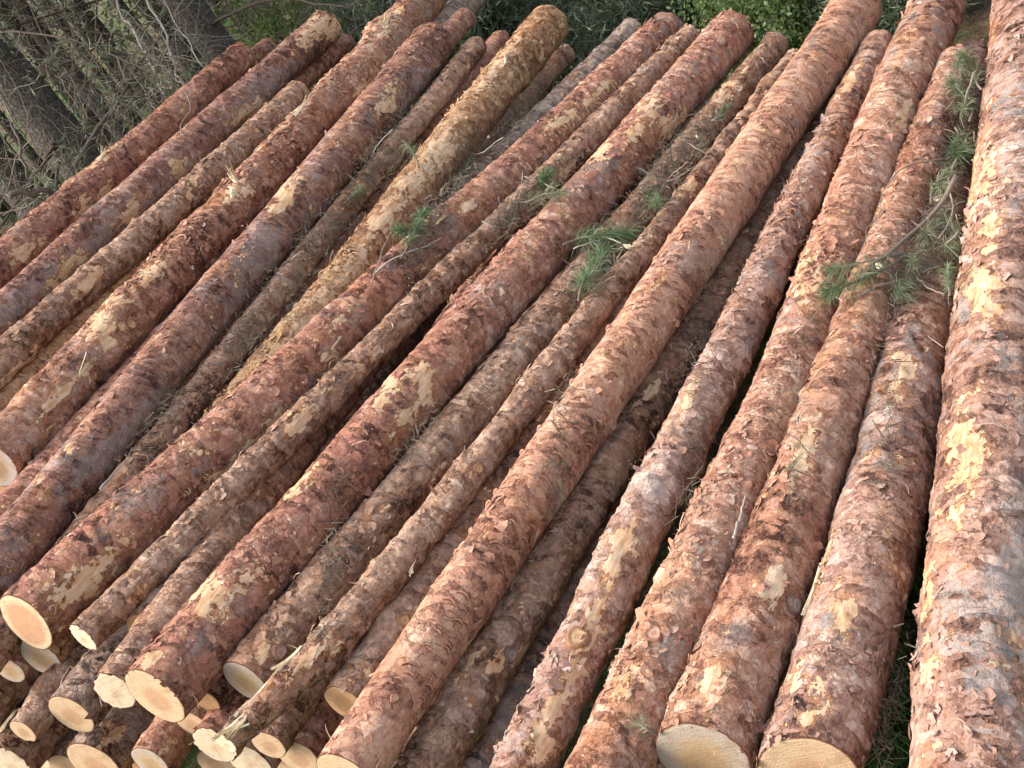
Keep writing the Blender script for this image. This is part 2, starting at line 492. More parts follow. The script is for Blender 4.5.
L('F', (702, 757, 98), (957, 62, 33), 0.0, 'rust', 'old', 'log with a greyed old sawn end, under the pine sprig at the right', mid=(790, 528, 74), ext=False, flakes=1.0, tol=.05)
L('E', (808, 772, 100), (974, 60, 42), 0.05, 'pink', 'cream', 'reddish log with two cream bare spots, clean tan sawn end at the bottom edge', mid=(878, 528, 84), ext=False, flakes=.8, tol=.03, fh=-.10)
L('G1', (524, 768, 58), (880, 46, 32), -.02, 'pink', 'cream', 'pale streaked log with a round knot, lower right of the salmon log', mid=(638, 530, 52), flakes=1.3, yext=.3)
L('S', (226, 743, 26), (796, 58, 19), -.02, 'brown', 'pale', 'thin grey brown log with a broken splintered lower end', mid=(322, 660, 39), ext=False, flakes=.7)
L('V', (83, 637, 34), (691, 37, 24), -.02, 'brown', 'pale', 'thin flaky brown log with a torn white end, between two thick red logs', ext=False, flakes=1.0)
L('N', (0, 364, 36), (300, 92, 25), -.02, 'brown', 'old', 'brown log just right of the lilac grey one', flakes=.8)
L('T', (245, 681, 54), (777, 44, 27), -.06, 'brown', 'old', 'dull brown log with a speckled greyish sawn end, below the thick red log', ext=False, flakes=.7)
L('O', (0, 405, 24), (250, 155, 17), -.05, 'tan', 'old', 'thin tan log wedged beside the knobbly torn log', flakes=.7)
LOW = 'pine logs half hidden in the second layer'
L('M2', (100, 192, 26), (270, 47, 20), -.04, 'red', 'old', 'thin reddish log between the two uppermost logs', flakes=.8, res=1, group=LOW)
L('N2', (160, 205, 26), (346, 42, 19), -.06, 'rust', 'old', 'slim log with a pale stubby far end beside the frayed lilac grey log', flakes=.9, res=1, group=LOW)
L('K2', (300, 200, 30), (466, 17, 20), -.06, 'red', 'old', 'dark red log peeping out behind the blunt end of the wine coloured log', flakes=.6, res=1, group=LOW)
L('O2', (118, 495, 32), (477, 46, 20), -.07, 'brown', 'old', 'shaggy brown log in the shadow right of the wine coloured log', flakes=1.5, res=1, group=LOW)
L('O3', (150, 490, 32), (501, 42, 24), -.07, 'red', 'old', 'pinkish red log left of the yellowish tan log', flakes=.8, res=1, group=LOW)
L('U', (330, 330, 34), (632, 30, 24), -.06, 'grey', 'old', 'dark grey scaly log under pine litter, left of the red log with the heart', flakes=1.0, res=1, group=LOW)
L('U2', (400, 240, 28), (566, 54, 20), -.12, 'brown', 'old', 'dark log deep in the gap beside the yellowish tan log', flakes=.8, res=1, group=LOW)
L('W', (452, 725, 54), (860, 62, 32), -.08, 'brown', 'old', 'dusky purple brown log in the shade right of the salmon log', flakes=.6, res=2, group=LOW, yext=.2)
L('X', (345, 703, 46), (770, 100, 28), -.10, 'brown', 'orange', 'log with a shaded tan sawn end, tucked between the thin splintered and the salmon log', ext=False, flakes=.7, res=1, group=LOW)
L('Y', (488, 750, 52), (838, 115, 30), -.07, 'grey', 'old', 'lilac grey log pressed against the pale streaked log at the bottom edge', flakes=.8, res=2, group=LOW, yext=.25)
BUT = 'butt ends stacked at the lower left'
def B(key, x, y, w, h, style, cut, label, res=1, flakes=.7, fr=.36, tol=.02, fh=0):
    tx, ty = VPX - x, VPY - y
    L(key, (x, y, w), (x + tx * fr, y + ty * fr, w * (1 - .94 * fr)), h, style, cut, label, ext=False, flakes=flakes, res=res, group=BUT, tol=tol, fh=fh)
B('b1', 4, 719, 54, -.06, 'rust', 'pale', 'stout log at the left edge under the log with the pinkish heart', res=2, fr=.25, fh=-.20, tol=.035)
B('b5', 115, 691, 46, -.05, 'brown', 'pale', 'log with a ragged white sawn end beside the thick dark red log', fr=.30, fh=-.16, tol=.03)
B('b6', 143, 629, 36, -.04, 'brown', 'orange', 'log with a square looking tan end above the thick dark red log', fr=.28, fh=-.14, tol=.035)
B('b2', 23, 731, 30, -.19, 'brown', 'cream', 'small wedge of a sawn end low at the left edge', fr=0.14)
B('b3', 10, 764, 50, -.16, 'brown', 'pale', 'bright white sawn end in the lower left corner')
B('b4', 71, 714, 52, -.13, 'grey', 'cream', 'log with a dull tan sawn end left of the ragged white one', fr=0.16)
B('b7', 94, 764, 62, -.15, 'grey', 'cream', 'log with a sooty black flank at the bottom left')
B('b8', 205, 702, 36, -.13, 'brown', 'orange', 'small log with an orange sawn end right of the thick dark red log')
B('b9', 191, 723, 36, -.17, 'brown', 'cream', 'half hidden cream sawn end below the orange one')
B('b10', 215, 745, 50, -.17, 'red', 'pale', 'log with a bright white sawn end under the splintered tip', fr=0.2)
B('b11', 269, 745, 38, -.18, 'brown', 'cream', 'log with a pale sawn end right of the splintered tip')
B('b12', 298, 757, 48, -.20, 'red', 'cream', 'cream sawn end at the bottom edge left of the salmon log')
B('b13', 9, 496, 40, -.08, 'grey', 'heart', 'log with a pink cream end at the left edge below the knobbly log')
B('b14', 150, 762, 40, -.22, 'rust', 'old', 'rusty log deep in the dark gap at the bottom left')

def solve_log(g, h):
    x0, y0, w0 = g['near']; x1, y1, w1 = g['far']
    A = at(x0, y0, h); Bp = at(x1, y1, h + g['kw'].get('fh', 0))
    r0 = w0 / 2 * depth(A) / F_PX; r1 = w1 / 2 * depth(Bp) / F_PX
    Mi = None; rm = None
    if g['mid']:
        Mi = at(g['mid'][0], g['mid'][1], h); rm = g['mid'][2] / 2 * depth(Mi) / F_PX
    return A, Bp, r0, r1, Mi, rm

YB = np.mean([solve_log(LOGS[k], 0)[0][1] for k in ('J', 'I', 'H', 'T')])
rng0 = np.random.default_rng(5)

def axis_of(g, h):
    """centre line as 25 points and radii, near end first"""
    A, Bp, r0, r1, Mi, rm = solve_log(g, h)
    ext = 0.0
    n = 25
    t = np.linspace(0, 1, n)
    if g['ext']:
        ex = (A[1] - (YB + g['yjit'] - g['kw'].get('yext', 0))) / (Bp[1] - A[1])
        t = np.linspace(-max(0, ex), 1, n)
    if Mi is not None:
        tm = (Mi[1] - A[1]) / (Bp[1] - A[1])
        dev = Mi - (A + (Bp - A) * tm); dr = rm - (r0 + (r1 - r0) * tm)
        bump = np.where(t < tm, t / tm, (1 - t) / (1 - tm))
        bump = np.convolve(np.pad(bump, 2, 'reflect', reflect_type='odd'), [.1, .2, .4, .2, .1], 'valid')
    else:
        dev = np.zeros(3); dr = 0; bump = 0 * t
    pts = A + (Bp - A) * t[:, None] + dev * bump[:, None]
    r = r0 + (r1 - r0) * t + dr * bump
    return pts, np.maximum(r, .02)

def ipl(pts, r, y):
    return np.stack([np.interp(y, pts[:, 1], pts[:, 0]), np.interp(y, pts[:, 1], pts[:, 2]), np.interp(y, pts[:, 1], r)], -1)

PLACED = []
def gap(p1, r1, p2, r2):
    lo = max(p1[0, 1], p2[0, 1]); hi = min(p1[-1, 1], p2[-1, 1])
    if hi <= lo: return 9
    y = np.linspace(lo, hi, 24)
    a = ipl(p1, r1, y); b = ipl(p2, r2, y)
    return float(np.min(np.hypot(a[:, 0] - b[:, 0], a[:, 1] - b[:, 1]) - a[:, 2] - b[:, 2]))

for k, g in LOGS.items():
    g['yjit'] = rng0.uniform(-.12, .12)
    best = None
    for i in range(80):
        h = g['h'] - .006 * i
        pts, r = axis_of(g, h)
        gg = min([gap(pts, r, p, q) for p, q in PLACED] or [9])
        if best is None or gg > best[0] + .001:
            best = (gg, h, pts, r)
        if gg > -g['kw'].get('tol', .006): break
    g['gap'], g['hs'], g['pts'], g['r'] = best
    PLACED.append((best[2], best[3]))
zmin = min((LOGS['R']['pts'][:, 2] - LOGS['R']['r']).min(), (LOGS['E']['pts'][:, 2] - LOGS['E']['r']).min())
GROUND = zmin - .012

# patches of bare wood and of grey scale seen on single logs: (x, y, along, across) in frame pixels
PEEL = {
 'E': [(842, 609, 24, 12), (812, 704, 26, 14), (790, 690, 30, 10), (905, 372, 22, 10), (822, 560, 40, 6)],
 'R': [(966, 455, 52, 16), (985, 175, 30, 10), (972, 190, 50, 7), (992, 222, 34, 10), (984, 288, 30, 18), (926, 592, 30, 6), (928, 662, 26, 8), (957, 240, 40, 5)],
 'I': [(392, 386, 26, 14), (420, 380, 16, 16), (412, 412, 30, 12), (243, 582, 34, 15), (212, 592, 22, 14), (652, 108, 18, 12), (668, 122, 16, 10), (640, 128, 20, 8), (600, 145, 18, 10), (300, 482, 22, 7), (155, 655, 16, 8)],
 'P': [(104, 326, 28, 17), (282, 112, 44, 10), (152, 274, 18, 8), (238, 190, 18, 12), (387, 22, 22, 9), (70, 385, 44, 5), (368, 80, 20, 8)],
 'J': [(88, 575, 50, 14), (60, 590, 26, 12), (262, 435, 44, 9), (230, 470, 36, 7), (335, 325, 24, 5), (560, 120, 22, 7), (600, 90, 20, 5), (328, 362, 18, 10), (470, 205, 12, 6)],
 'Q': [(435, 160, 34, 14), (405, 195, 34, 10), (385, 215, 20, 12), (300, 335, 60, 12), (270, 365, 50, 10), (350, 270, 40, 8), (500, 62, 30, 5)],
 'L': [(252, 107, 20, 10), (178, 168, 14, 8), (182, 174, 10, 8), (128, 218, 18, 9), (68, 270, 26, 10), (308, 38, 18, 9), (326, 25, 20, 14), (150, 238, 22, 4)],
 'M': [(86, 208, 18, 10), (28, 250, 22, 8), (105, 190, 14, 5), (102, 158, 20, 5)],
 'K': [(287, 194, 22, 10), (386, 100, 18, 8), (392, 108, 10, 8), (372, 150, 12, 5)],
 'G1': [(545, 592, 34, 7), (615, 560, 60, 7), (560, 700, 90, 16), (600, 600, 40, 10), (690, 395, 18, 6), (850, 80, 20, 6), (707, 320, 22, 6)],
 'G': [(815, 275, 26, 9), (803, 268, 14, 9), (905, 110, 16, 6), (620, 690, 30, 8)],
 'F': [(770, 590, 22, 12), (800, 460, 44, 10), (715, 690, 30, 14), (880, 190, 20, 8)],
 'N': [(268, 146, 30, 8), (190, 188, 14, 8), (90, 280, 26, 6), (20, 372, 26, 10)],
 'V': [(140, 590, 22, 8), (372, 355, 20, 6), (300, 420, 22, 6), (560, 175, 12, 6)],
 'T': [(263, 650, 12, 8), (440, 470, 16, 5), (740, 60, 24, 10), (720, 95, 20, 9)],
 'S': [(470, 470, 10, 8), (305, 660, 30, 6), (690, 185, 12, 6), (673, 240, 8, 6)],
 'X': [(408, 625, 14, 8)], 'b1': [(25, 660, 24, 10)], 'b7': [(112, 735, 18, 10)],
 'W': [(495, 665, 14, 8), (520, 655, 12, 7), (655, 385, 16, 6)],
}
GREY = {
 'L': [(170, 190, 80, 11), (60, 280, 70, 13), (245, 105, 60, 9), (20, 302, 40, 12)],
 'K': [(255, 248, 40, 14), (240, 285, 26, 13), (408, 88, 22, 13), (130, 430, 46, 12), (60, 500, 50, 10), (400, 80, 14, 10)],
 'J': [(120, 520, 60, 10), (150, 500, 20, 12), (330, 350, 22, 8), (560, 150, 24, 9)],
 'R': [(1005, 200, 30, 16), (990, 690, 40, 22), (1010, 560, 60, 20), (965, 300, 20, 8), (1000, 640, 30, 20)],
 'G1': [(632, 580, 30, 12), (590, 700, 30, 8)], 'Y': [(500, 730, 40, 12), (520, 690, 16, 12)],
 'U': [(470, 160, 60, 10), (520, 120, 40, 10)], 'b7': [(150, 735, 30, 26)], 'I': [(600, 170, 40, 10), (200, 640, 20, 10)],
 'F': [(730, 640, 20, 14), (800, 605, 12, 10)], 'G': [(672, 650, 20, 12), (640, 470, 24, 10), (880, 60, 26, 14)], 'H': [(690, 262, 18, 9), (800, 60, 30, 8)],
}

RINGS = {}
def build_log(key, g, seed):
    rng = np.random.default_rng(seed)
    pts, rr = g['pts'], g['r']
    A, Bv = pts[0], pts[-1]
    Ln = np.linalg.norm(Bv - A)
    ey = (Bv - A) / Ln
    ex = np.cross(ey, [0, 0, 1.0]); ex /= np.linalg.norm(ex)
    ez = np.cross(ex, ey)
    res = g['res']
    nl, nc = {2: (340, 90), 1: (170, 52), 0: (40, 20)}[res]
    tl = np.linspace(0, 1, nl)
    th = np.linspace(0, 2 * np.pi, nc, endpoint=False)
    if res:                                             # finer towards the open top side
        th = th + .45 * np.sin(th - np.pi / 2)
    sp = np.linspace(0, 1, len(pts))
    c = np.stack([np.interp(tl, sp, pts[:, i]) for i in range(3)], -1)
    rad_ = np.interp(tl, sp, rr)
    # gentle sway and swelling
    sw = np.stack([fbm(np.c_[tl * Ln * 1.4, 0 * tl + seed, 0 * tl], 11), fbm(np.c_[tl * Ln * 1.4, 0 * tl + seed + 50, 0 * tl], 12)], -1) - .5
    env = np.sin(np.pi * np.clip(tl, 0, 1)) ** .5
    lx = (c - A) @ ex + sw[:, 0] * .026 * env
    ly = (c - A) @ ey
    lz = (c - A) @ ez + sw[:, 1] * .018 * env
    sx, cx = np.sin(th), np.cos(th)
    ones = np.ones((nl, nc))
    D = np.stack([ones * cx, 0 * ones, ones * sx], -1)   # outward direction
    P = np.stack([lx[:, None] + rad_[:, None] * cx, ly[:, None] + 0 * ones, lz[:, None] + rad_[:, None] * sx], -1).reshape(-1, 3)
    Dn = D.reshape(-1, 3)
    off = np.array([seed * 3.7, seed * 1.3, seed * 2.1])
    if res:
        Q = P + off
        kn = g['kw'].get('knobs', 0)
        low = fbm(Q * np.array([9, 5, 9]), 21, 3) - .5
        md = fbm(Q * np.array([34, 24, 34]), 25, 3) - .5
        wr = np.stack([vnoise(Q * 22, 31 + i) for i in range(3)], -1) - .5
        QQ = Q + wr * .022
        p1 = plates(QQ * np.array([26, 19, 26]), 41)
        p2 = plates(QQ * np.array([62, 46, 62]), 57)
        rough = g['kw'].get('rough', 1.0) * {'wine': .5, 'salmon': .4, 'red': .8}.get(g['style'], 1.0)
        disp = low * (.013 + .034 * kn) + md * .0048 * rough + rough * (p1[1] * .009 + p1[0] * .0028 + p2[1] * .0045 + p2[0] * .0016)
        # knots: low collars of bark in loose whorls
        nk = 6 + 5 * kn
        for i in range(nk):
            ky = rng.uniform(.06, .97) * Ln; ka = rng.uniform(0, 2 * np.pi)
            kj = int(np.interp(ky, ly, np.arange(nl)))
            kp = np.array([lx[kj] + rad_[kj] * math.cos(ka), ky, lz[kj] + rad_[kj] * math.sin(ka)])
            dk = np.linalg.norm((P - kp) * np.array([1, .6, 1]), axis=1)
            sz = rng.uniform(.02, .032) * (1 + .4 * kn)
            disp += rng.uniform(.006, .012) * (1 + 1.2 * kn) * np.exp(-(dk / sz) ** 2)
        if g['kw'].get('taperend'):
            pass
        disp *= .45 + .55 * np.clip(P[:, 1] / .035, 0, 1)
        P = P + Dn * disp[:, None]
    V = P
    sa, sb = g['kw'].get('slant', (.10, .04))             # saw cuts are never quite square
    near = np.exp(-np.clip(V[:, 1], 0, None) / .04)
    V[:, 1] += near * (sa * (V[:, 0] - lx[0]) + sb * (V[:, 2] - lz[0]))
    i, j = np.meshgrid(np.arange(nl - 1), np.arange(nc), indexing='ij')
    j2 = (j + 1) % nc
    F = np.stack([i * nc + j, i * nc + j2, (i + 1) * nc + j2, (i + 1) * nc + j], -1).reshape(-1, 4)
    world = A + V[:, :1] * ex + V[:, 1:2] * ey + V[:, 2:3] * ez
    peel = np.zeros(len(V)); grey = np.zeros(len(V))
    nw = Dn[:, :1] * ex + Dn[:, 1:2] * ey + Dn[:, 2:3] * ez
    if res and (key in PEEL or key in GREY):
        v = world - CAM
        zz = v @ FWD
        px, py = 512 + F_PX * (v @ RIGHT) / zz, 384 - F_PX * (v @ UPV) / zz
        front = np.einsum('ij,ij->i', nw, CAM - world) > 0
        x0, y0, _ = project(A + ey * Ln * .2); x1, y1, _ = project(A + ey * Ln * .8)
        ax = np.array([x1 - x0, y1 - y0]); ax /= np.linalg.norm(ax)
        for arr, src in ((peel, PEEL), (grey, GREY)):
            for (qx, qy, la, lc) in src.get(key, []):
                u = (px - qx) * ax[0] + (py - qy) * ax[1]
                w = -(px - qx) * ax[1] + (py - qy) * ax[0]
                d = np.sqrt((u / la) ** 2 + (w / lc) ** 2)
                arr[:] = np.maximum(arr, np.where(front, np.clip(1.35 - d * .85, 0, 1), 0))
    o = mesh_obj('pine_log', V, F, None, BARK[g['style']], None, True, {'peel': peel, 'grey': grey})
    Mx = Matrix.Identity(4)
    for a in range(3):
        Mx[a][0], Mx[a][1], Mx[a][2], Mx[a][3] = ex[a], ey[a], ez[a], A[a]
    o.matrix_world = Mx
    # sawn ends: one face each, bedded inside the bark
    for end, (ring, sgn) in enumerate(((0, -1), (nl - 1, 1))):
        rim = V[ring * nc:(ring + 1) * nc]
        ctr = rim.mean(0)
        ks = [1.0, .94, .8, .55, .28]
        vs, rd = [], []
        tw = rng.normal(0, .10, 2)
        for kk, q in enumerate(ks):
            ringv = ctr + (rim - ctr) * (q * (.995 if kk == 0 else .975))
            yo = (0.0005 if kk == 0 else .0016) * sgn
            wob = (ringv[:, 0] - ctr[0]) * tw[0] * .3 + (ringv[:, 2] - ctr[2]) * tw[1] * .3 if end == 0 else 0
            ringv = ringv.copy(); ringv[:, 1] += yo
            if g['cut'] == 'pale' and end == 0 and kk < 4:
                pass
                if kk == 0: ringv[:, [0, 2]] += ((rim - ctr) * rng.normal(0, .05, nc)[:, None])[:, [0, 2]]
            vs.append(ringv); rd.append(np.full(nc, q))
        vs.append(ctr[None] + np.array([[0, .0016 * sgn, 0]])); rd.append(np.zeros(1))
        VV = np.vstack(vs); fq, ft = [], []
        for kk in range(len(ks) - 1):
            for b in range(nc):
                b2 = (b + 1) % nc
                q = (kk * nc + b, kk * nc + b2, (kk + 1) * nc + b2, (kk + 1) * nc + b)
                fq.append(q if sgn > 0 else q[::-1])
        cidx = len(ks) * nc
        for b in range(nc):
            b2 = (b + 1) % nc
            q = ((len(ks) - 1) * nc + b, (len(ks) - 1) * nc + b2, cidx)
            ft.append(q if sgn > 0 else q[::-1])
        mesh_obj('cut_face', VV, fq, ft, CUT[g['cut'] if end == 0 else 'stale'], o, False, {'rad': np.concatenate(rd)})
    info = dict(o=o, V=V, D=Dn, world=world, nw=nw, nl=nl, nc=nc, ey=ey, ex=ex, ez=ez, A=A, Ln=Ln, rng=rng, key=key, g=g)
    return info

def surf(info, px, py):
    """vertex of a log nearest to a pixel, on its near side"""
    w = info['world']; v = w - CAM; zz = v @ FWD
    x = 512 + F_PX * (v @ RIGHT) / zz; y = 384 - F_PX * (v @ UPV) / zz
    front = np.einsum('ij,ij->i', info['nw'], CAM - w) > 0
    d = (x - px) ** 2 + (y - py) ** 2 + np.where(front, 0, 1e6)
    return int(np.argmin(d))

def frame(info, i, ang):
    n = info['D'][i]
    y = np.array([0, 1.0, 0])
    c = np.cross(n, y)
    u = y * math.cos(ang) + c * math.sin(ang)
    return n, u, np.cross(n, u)

def flake(sp, p, n, u, w, Lg, Wd, lift, tint, rng, radius):
    """a thin scale of bark, bedded at one edge, its free edge lifted and curling"""
    gu = np.array([0, .55, 1.0]); gw = np.array([-.5, 0, .5])
    V, A = [], []
    for a in gu:
        for b in gw:
            bb = b * (1 - .28 * a * a) + rng.normal(0, .10)
            aa = a + rng.normal(0, .09) - abs(b) * .35 * (a > .5)
            z = lift * aa * aa * (1 + .25 * rng.normal()) - .0012 - (bb * Wd) ** 2 / (2 * radius) * .8
            V.append(p + u * (aa - .4) * Lg + w * bb * Wd + n * z)
            A.append(np.clip(tint + .12 * a + rng.normal(0, .03), 0, 1))
    Q = [(0, 1, 4, 3), (1, 2, 5, 4), (3, 4, 7, 6), (4, 5, 8, 7)]
    sp.add(V, Q, None, A)

def strip(sp, p, n, u, w, Lg, Wd, rng, tint):
    """a loose fibrous curl of bark"""
    k = 7
    cur = rng.normal(0, 1.0); lift = rng.uniform(.006, .022) * min(1, Lg / .05)
    V, A = [], []
    for i in range(k):
        t = i / (k - 1)
        z = lift * math.sin(t * rng.uniform(1.6, 2.8)) * t ** .5
        s = cur * Lg * .35 * t * t
        for b in (-.5, .5):
            V.append(p + u * Lg * t * (1 - .1 * t) + w * (s + b * Wd * (1 - .6 * t)) + n * (z + b * Wd * .4))
            A.append(np.clip(tint + .2 * t, 0, 1))
    Q = [(2 * i, 2 * i + 1, 2 * i + 3, 2 * i + 2) for i in range(k - 1)]
    sp.add(V, Q, None, A)

def dress(info):
    g, rng, V = info['g'], info['rng'], info['V']
    area = info['Ln'] * np.mean(g['r'])
    r = float(np.mean(g['r']))
    up = info['nw'][:, 2] + .25 * (info['nw'] @ (-FWD)) * 1.5
    w = np.clip(up + .35, 0, None)
    # flakes gather in patches
    cl = fbm((V + info['A']) * 7, 71, 2)
    w = w * np.clip((cl - .45) * 9, .05, 1.6)
    # fewer on bare wood
    w = w / w.sum()
    dens = 6800 if g['res'] == 2 else 4200
    n = int(dens * area * g['flakes'])
    sp = Soup()
    idx = rng.choice(len(V), n, p=w)
    sc = 1.0
    for i in idx:
        ang = rng.choice([0, math.pi, math.pi / 2, -math.pi / 2]) + rng.normal(0, .7)
        nn, u, ww = frame(info, i, ang)
        s = math.exp(rng.normal(-4.95, .55)) * sc          # about 9 mm
        s = min(s, .016)
        tint = np.clip(rng.normal(.44, .17) + (.34 if rng.random() < .05 else 0), .02, .96)
        flake(sp, V[i], nn, u, ww, s * 1.4, s * rng.uniform(.8, 2.2), s * abs(rng.normal(.24, .22)) + .0006, tint, rng, r)
    for i in rng.choice(len(V), int(26 * g['flakes'] * (1 if g['res'] == 2 else .5)), p=w):
        nn, u, ww = frame(info, i, rng.uniform(0, 6.28))
        strip(sp, V[i], nn, u, ww, rng.uniform(.02, .06), rng.uniform(.0015, .005), rng, rng.uniform(.3, .95))
    ob = sp.build('bark_flakes', FLAKE[g['style']], info['o'], False)
    tag(ob, kind='stuff')

def dents(info, rows, seed, pal='salmon', tint=.25, size=.011, jit=.25):
    """rows of curved lips pressed up by the harvester's feed rollers: (start px, end px, count)"""
    rng = np.random.default_rng(seed)
    sp = Soup()
    for (xa, ya, xb, yb, k) in rows:
        for q in range(k):
            t = (q + rng.normal(0, jit) + .5) / k
            i = surf(info, xa + (xb - xa) * t, ya + (yb - ya) * t)
            if rng.random() < .12: continue
            n, u, w = frame(info, i, rng.normal(0, .22))
            s = size * rng.uniform(.55, 1.3); p = info['V'][i]; asp_ = rng.uniform(.7, 1.15)
            m = 7; Vv, A = [], []
            for e in range(m):
                a = (e / (m - 1) - .5) * 2.0
                cx_, cy_ = math.sin(a) * s * asp_, (math.cos(a) - .7) * s * .6
                th_ = s * .26 * math.cos(a * 1.35) + .0006
                for (rr_, hh, tt) in ((-.9, -.002, .0), (.1, .0012 * math.cos(a * 1.3) + .0002, .0), (.45, .0062 * math.cos(a * 1.3), .9), (.85, .0046 * math.cos(a * 1.3), 1.7)):
                    Vv.append(p + w * cx_ + u * (cy_ + rr_ * th_) + n * (hh - cx_ ** 2 / (2 * np.mean(info['g']['r']))))
                    A.append(np.clip(tint + tt * .5 + rng.normal(0, .04), 0, 1))  # recess tinted darker than the lip: the lip's shadow painted in
            Q = []
            for e in range(m - 1):
                for f in range(3):
                    Q.append((e * 4 + f, e * 4 + f + 1, (e + 1) * 4 + f + 1, (e + 1) * 4 + f))
            sp.add(Vv, Q, None, A)
    if sp.n:
        tag(sp.build('roller_dents', FLAKE[pal], info['o'], True), kind='stuff')

def knot(info, px, py, size, mat=None):
    """a cut branch stub: raised collar round a disc of end grain"""
    i = surf(info, px, py)
    n, u, w = frame(info, i, 0)
    p = info['V'][i]; k = 14
    V, A = [], []
    for (q, h, a) in ((1.5, -.003, .1), (1.15, .004, .2), (.95, .0055, .3), (.85, .003, .7), (.5, .0035, .8), (.2, .004, .55), (.02, .004, .5)):
        for b in range(k):
            th = b * 2 * np.pi / k
            j = 1 + .09 * math.sin(3 * th + px) + .05 * math.sin(5 * th)
            V.append(p + (u * math.cos(th) * 1.15 + w * math.sin(th)) * size * q * j + n * h)
            A.append(a)
    Q = [(r_ * k + b, r_ * k + (b + 1) % k, (r_ + 1) * k + (b + 1) % k, (r_ + 1) * k + b) for r_ in range(6) for b in range(k)]
    return mesh_obj('knot', V, Q, None, mat or FLAKE[info['g']['style']], info['o'], True, {'tint': A})

def splinter(info, px, py, Lg, Wd, dirpx, lift=.02, seed=0, name='splinter'):
    """a torn sliver of white wood standing off the log"""
    rng = np.random.default_rng(seed)
    i = surf(info, px, py)
    n = info['D'][i]; p = info['V'][i]
    sp = Soup()
    for s in range(4):
        a = dirpx + rng.normal(0, .12)
        y = np.array([0, 1.0, 0]); c = np.cross(n, y)
        u = y * math.cos(a) + c * math.sin(a); w = np.cross(n, u)
        k = 8; V = []
        l = Lg * rng.uniform(.55, 1.0); wd = Wd * rng.uniform(.25, .6); o_ = w * Wd * rng.normal(0, .35)
        for e in range(k):
            t = e / (k - 1)
            wdt = wd * (1 - t ** 2) * (.55 + .45 * math.sin(3 * t + s)) + .0004
            c0 = p + o_ + u * (t - .35) * l + n * (lift * t ** 2 * (.6 + .3 * s) - .002)
            V += [c0 - w * wdt, c0 + n * (wdt * .5 + .0015), c0 + w * wdt, c0 - n * .004]
        Q = [(e * 4 + b, e * 4 + (b + 1) % 4, (e + 1) * 4 + (b + 1) % 4, (e + 1) * 4 + b) for e in range(k - 1) for b in range(4)]
        sp.add(V, Q, None, rng.uniform(.3, .7))
    return sp.build(name, WOODM, info['o'], False)

INFO = {}
FILL = []
for n_, (k, g) in enumerate(LOGS.items()):
    info = build_log(k, g, n_ + 3)
    INFO[k] = info
    tag(info['o'], g['label'], 'log', g['group'])
    dress(info)

dents(INFO['H'], [(400, 690, 840, 40, 30), (372, 720, 800, 60, 28), (440, 660, 856, 60, 24), (430, 560, 780, 70, 20), (410, 725, 470, 600, 8)], 1, 'salmon', .0, .016)
dents(INFO['Q'], [(545, 20, 520, 45, 5), (538, 18, 505, 50, 6)], 2, 'tan', .1, .012)
dents(INFO['J'], [(180, 500, 215, 468, 9), (190, 510, 240, 462, 10), (560, 138, 640, 62, 22), (545, 145, 630, 70, 20), (520, 170, 560, 140, 9)], 3, 'tan', .5, .009)
dents(INFO['K'], [(60, 520, 400, 100, 34), (90, 520, 420, 110, 30), (50, 560, 360, 200, 26)], 4, 'wine', .55, .006, .5)
dents(INFO['L'], [(60, 305, 310, 70, 30), (80, 300, 320, 60, 24), (120, 250, 300, 80, 18)], 5, 'tan', .6, .008, .5)
dents(INFO['M'], [(20, 255, 230, 70, 26), (40, 255, 240, 75, 22)], 6, 'red', .3, .009, .5)
dents(INFO['I'], [(560, 210, 680, 90, 16), (600, 190, 690, 100, 12), (240, 590, 330, 500, 8)], 7, 'rust', .5, .009, .5)
dents(INFO['G1'], [(820, 160, 865, 70, 10), (780, 230, 830, 150, 10)], 8, 'rust', .2, .010)
dents(INFO['R'], [(1000, 60, 975, 260, 10), (1015, 80, 995, 280, 10)], 9, 'pink', .15, .012, .4)
dents(INFO['T'], [(715, 120, 765, 55, 8)], 10, 'brown', .5, .012)

knot(INFO['G1'], 577, 637, .017, FLAKE['tan'])
knot(INFO['G'], 655, 635, .014); knot(INFO['G'], 805, 268, .012, FLAKE['tan'])
knot(INFO['T'], 279, 651, .013, FLAKE['pink'])
knot(INFO['b1'], 45, 667, .010); knot(INFO['H'], 475, 595, .007); knot(INFO['H'], 395, 700, .007)
knot(INFO['L'], 47, 267, .010, FLAKE['grey']); knot(INFO['W'], 512, 655, .012, FLAKE['grey'])
knot(INFO['F'], 795, 605, .013, FLAKE['grey']); knot(INFO['X'], 404, 622, .011, FLAKE['tan'])
knot(INFO['P'], 132, 325, .012, FLAKE['tan']); knot(INFO['U'], 516, 130, .010, FLAKE['grey'])
knot(INFO['S'], 478, 470, .010, FLAKE['tan']); knot(INFO['I'], 400, 375, .011)
for a in ((300, 108, .22, .020, 0.1, .012), (236, 180, .07, .010, 1.2, .05), (232, 194, .06, .012, .6, .02), (386, 24, .13, .014, .3, .018), (80, 372, .14, .008, .1, .01), (150, 272, .06, .008, 2.2, .015)):
    splinter(INFO['P'], *a, seed=int(a[0]))
splinter(INFO['M'], 101, 157, .10, .012, .2, .025, 4)
splinter(INFO['S'], 290, 655, .10, .010, 3.15, .010, 5); splinter(INFO['S'], 322, 628, .07, .008, 3.2, .016, 6); splinter(INFO['S'], 262, 690, .12, .008, 3.1, .006, 7)
splinter(INFO['S'], 244, 715, .12, .014, 3.14, .004, 8); splinter(INFO['S'], 238, 722, .10, .012, 2.9, .012, 9); splinter(INFO['S'], 412, 565, .05, .007, 3.4, .012, 10)
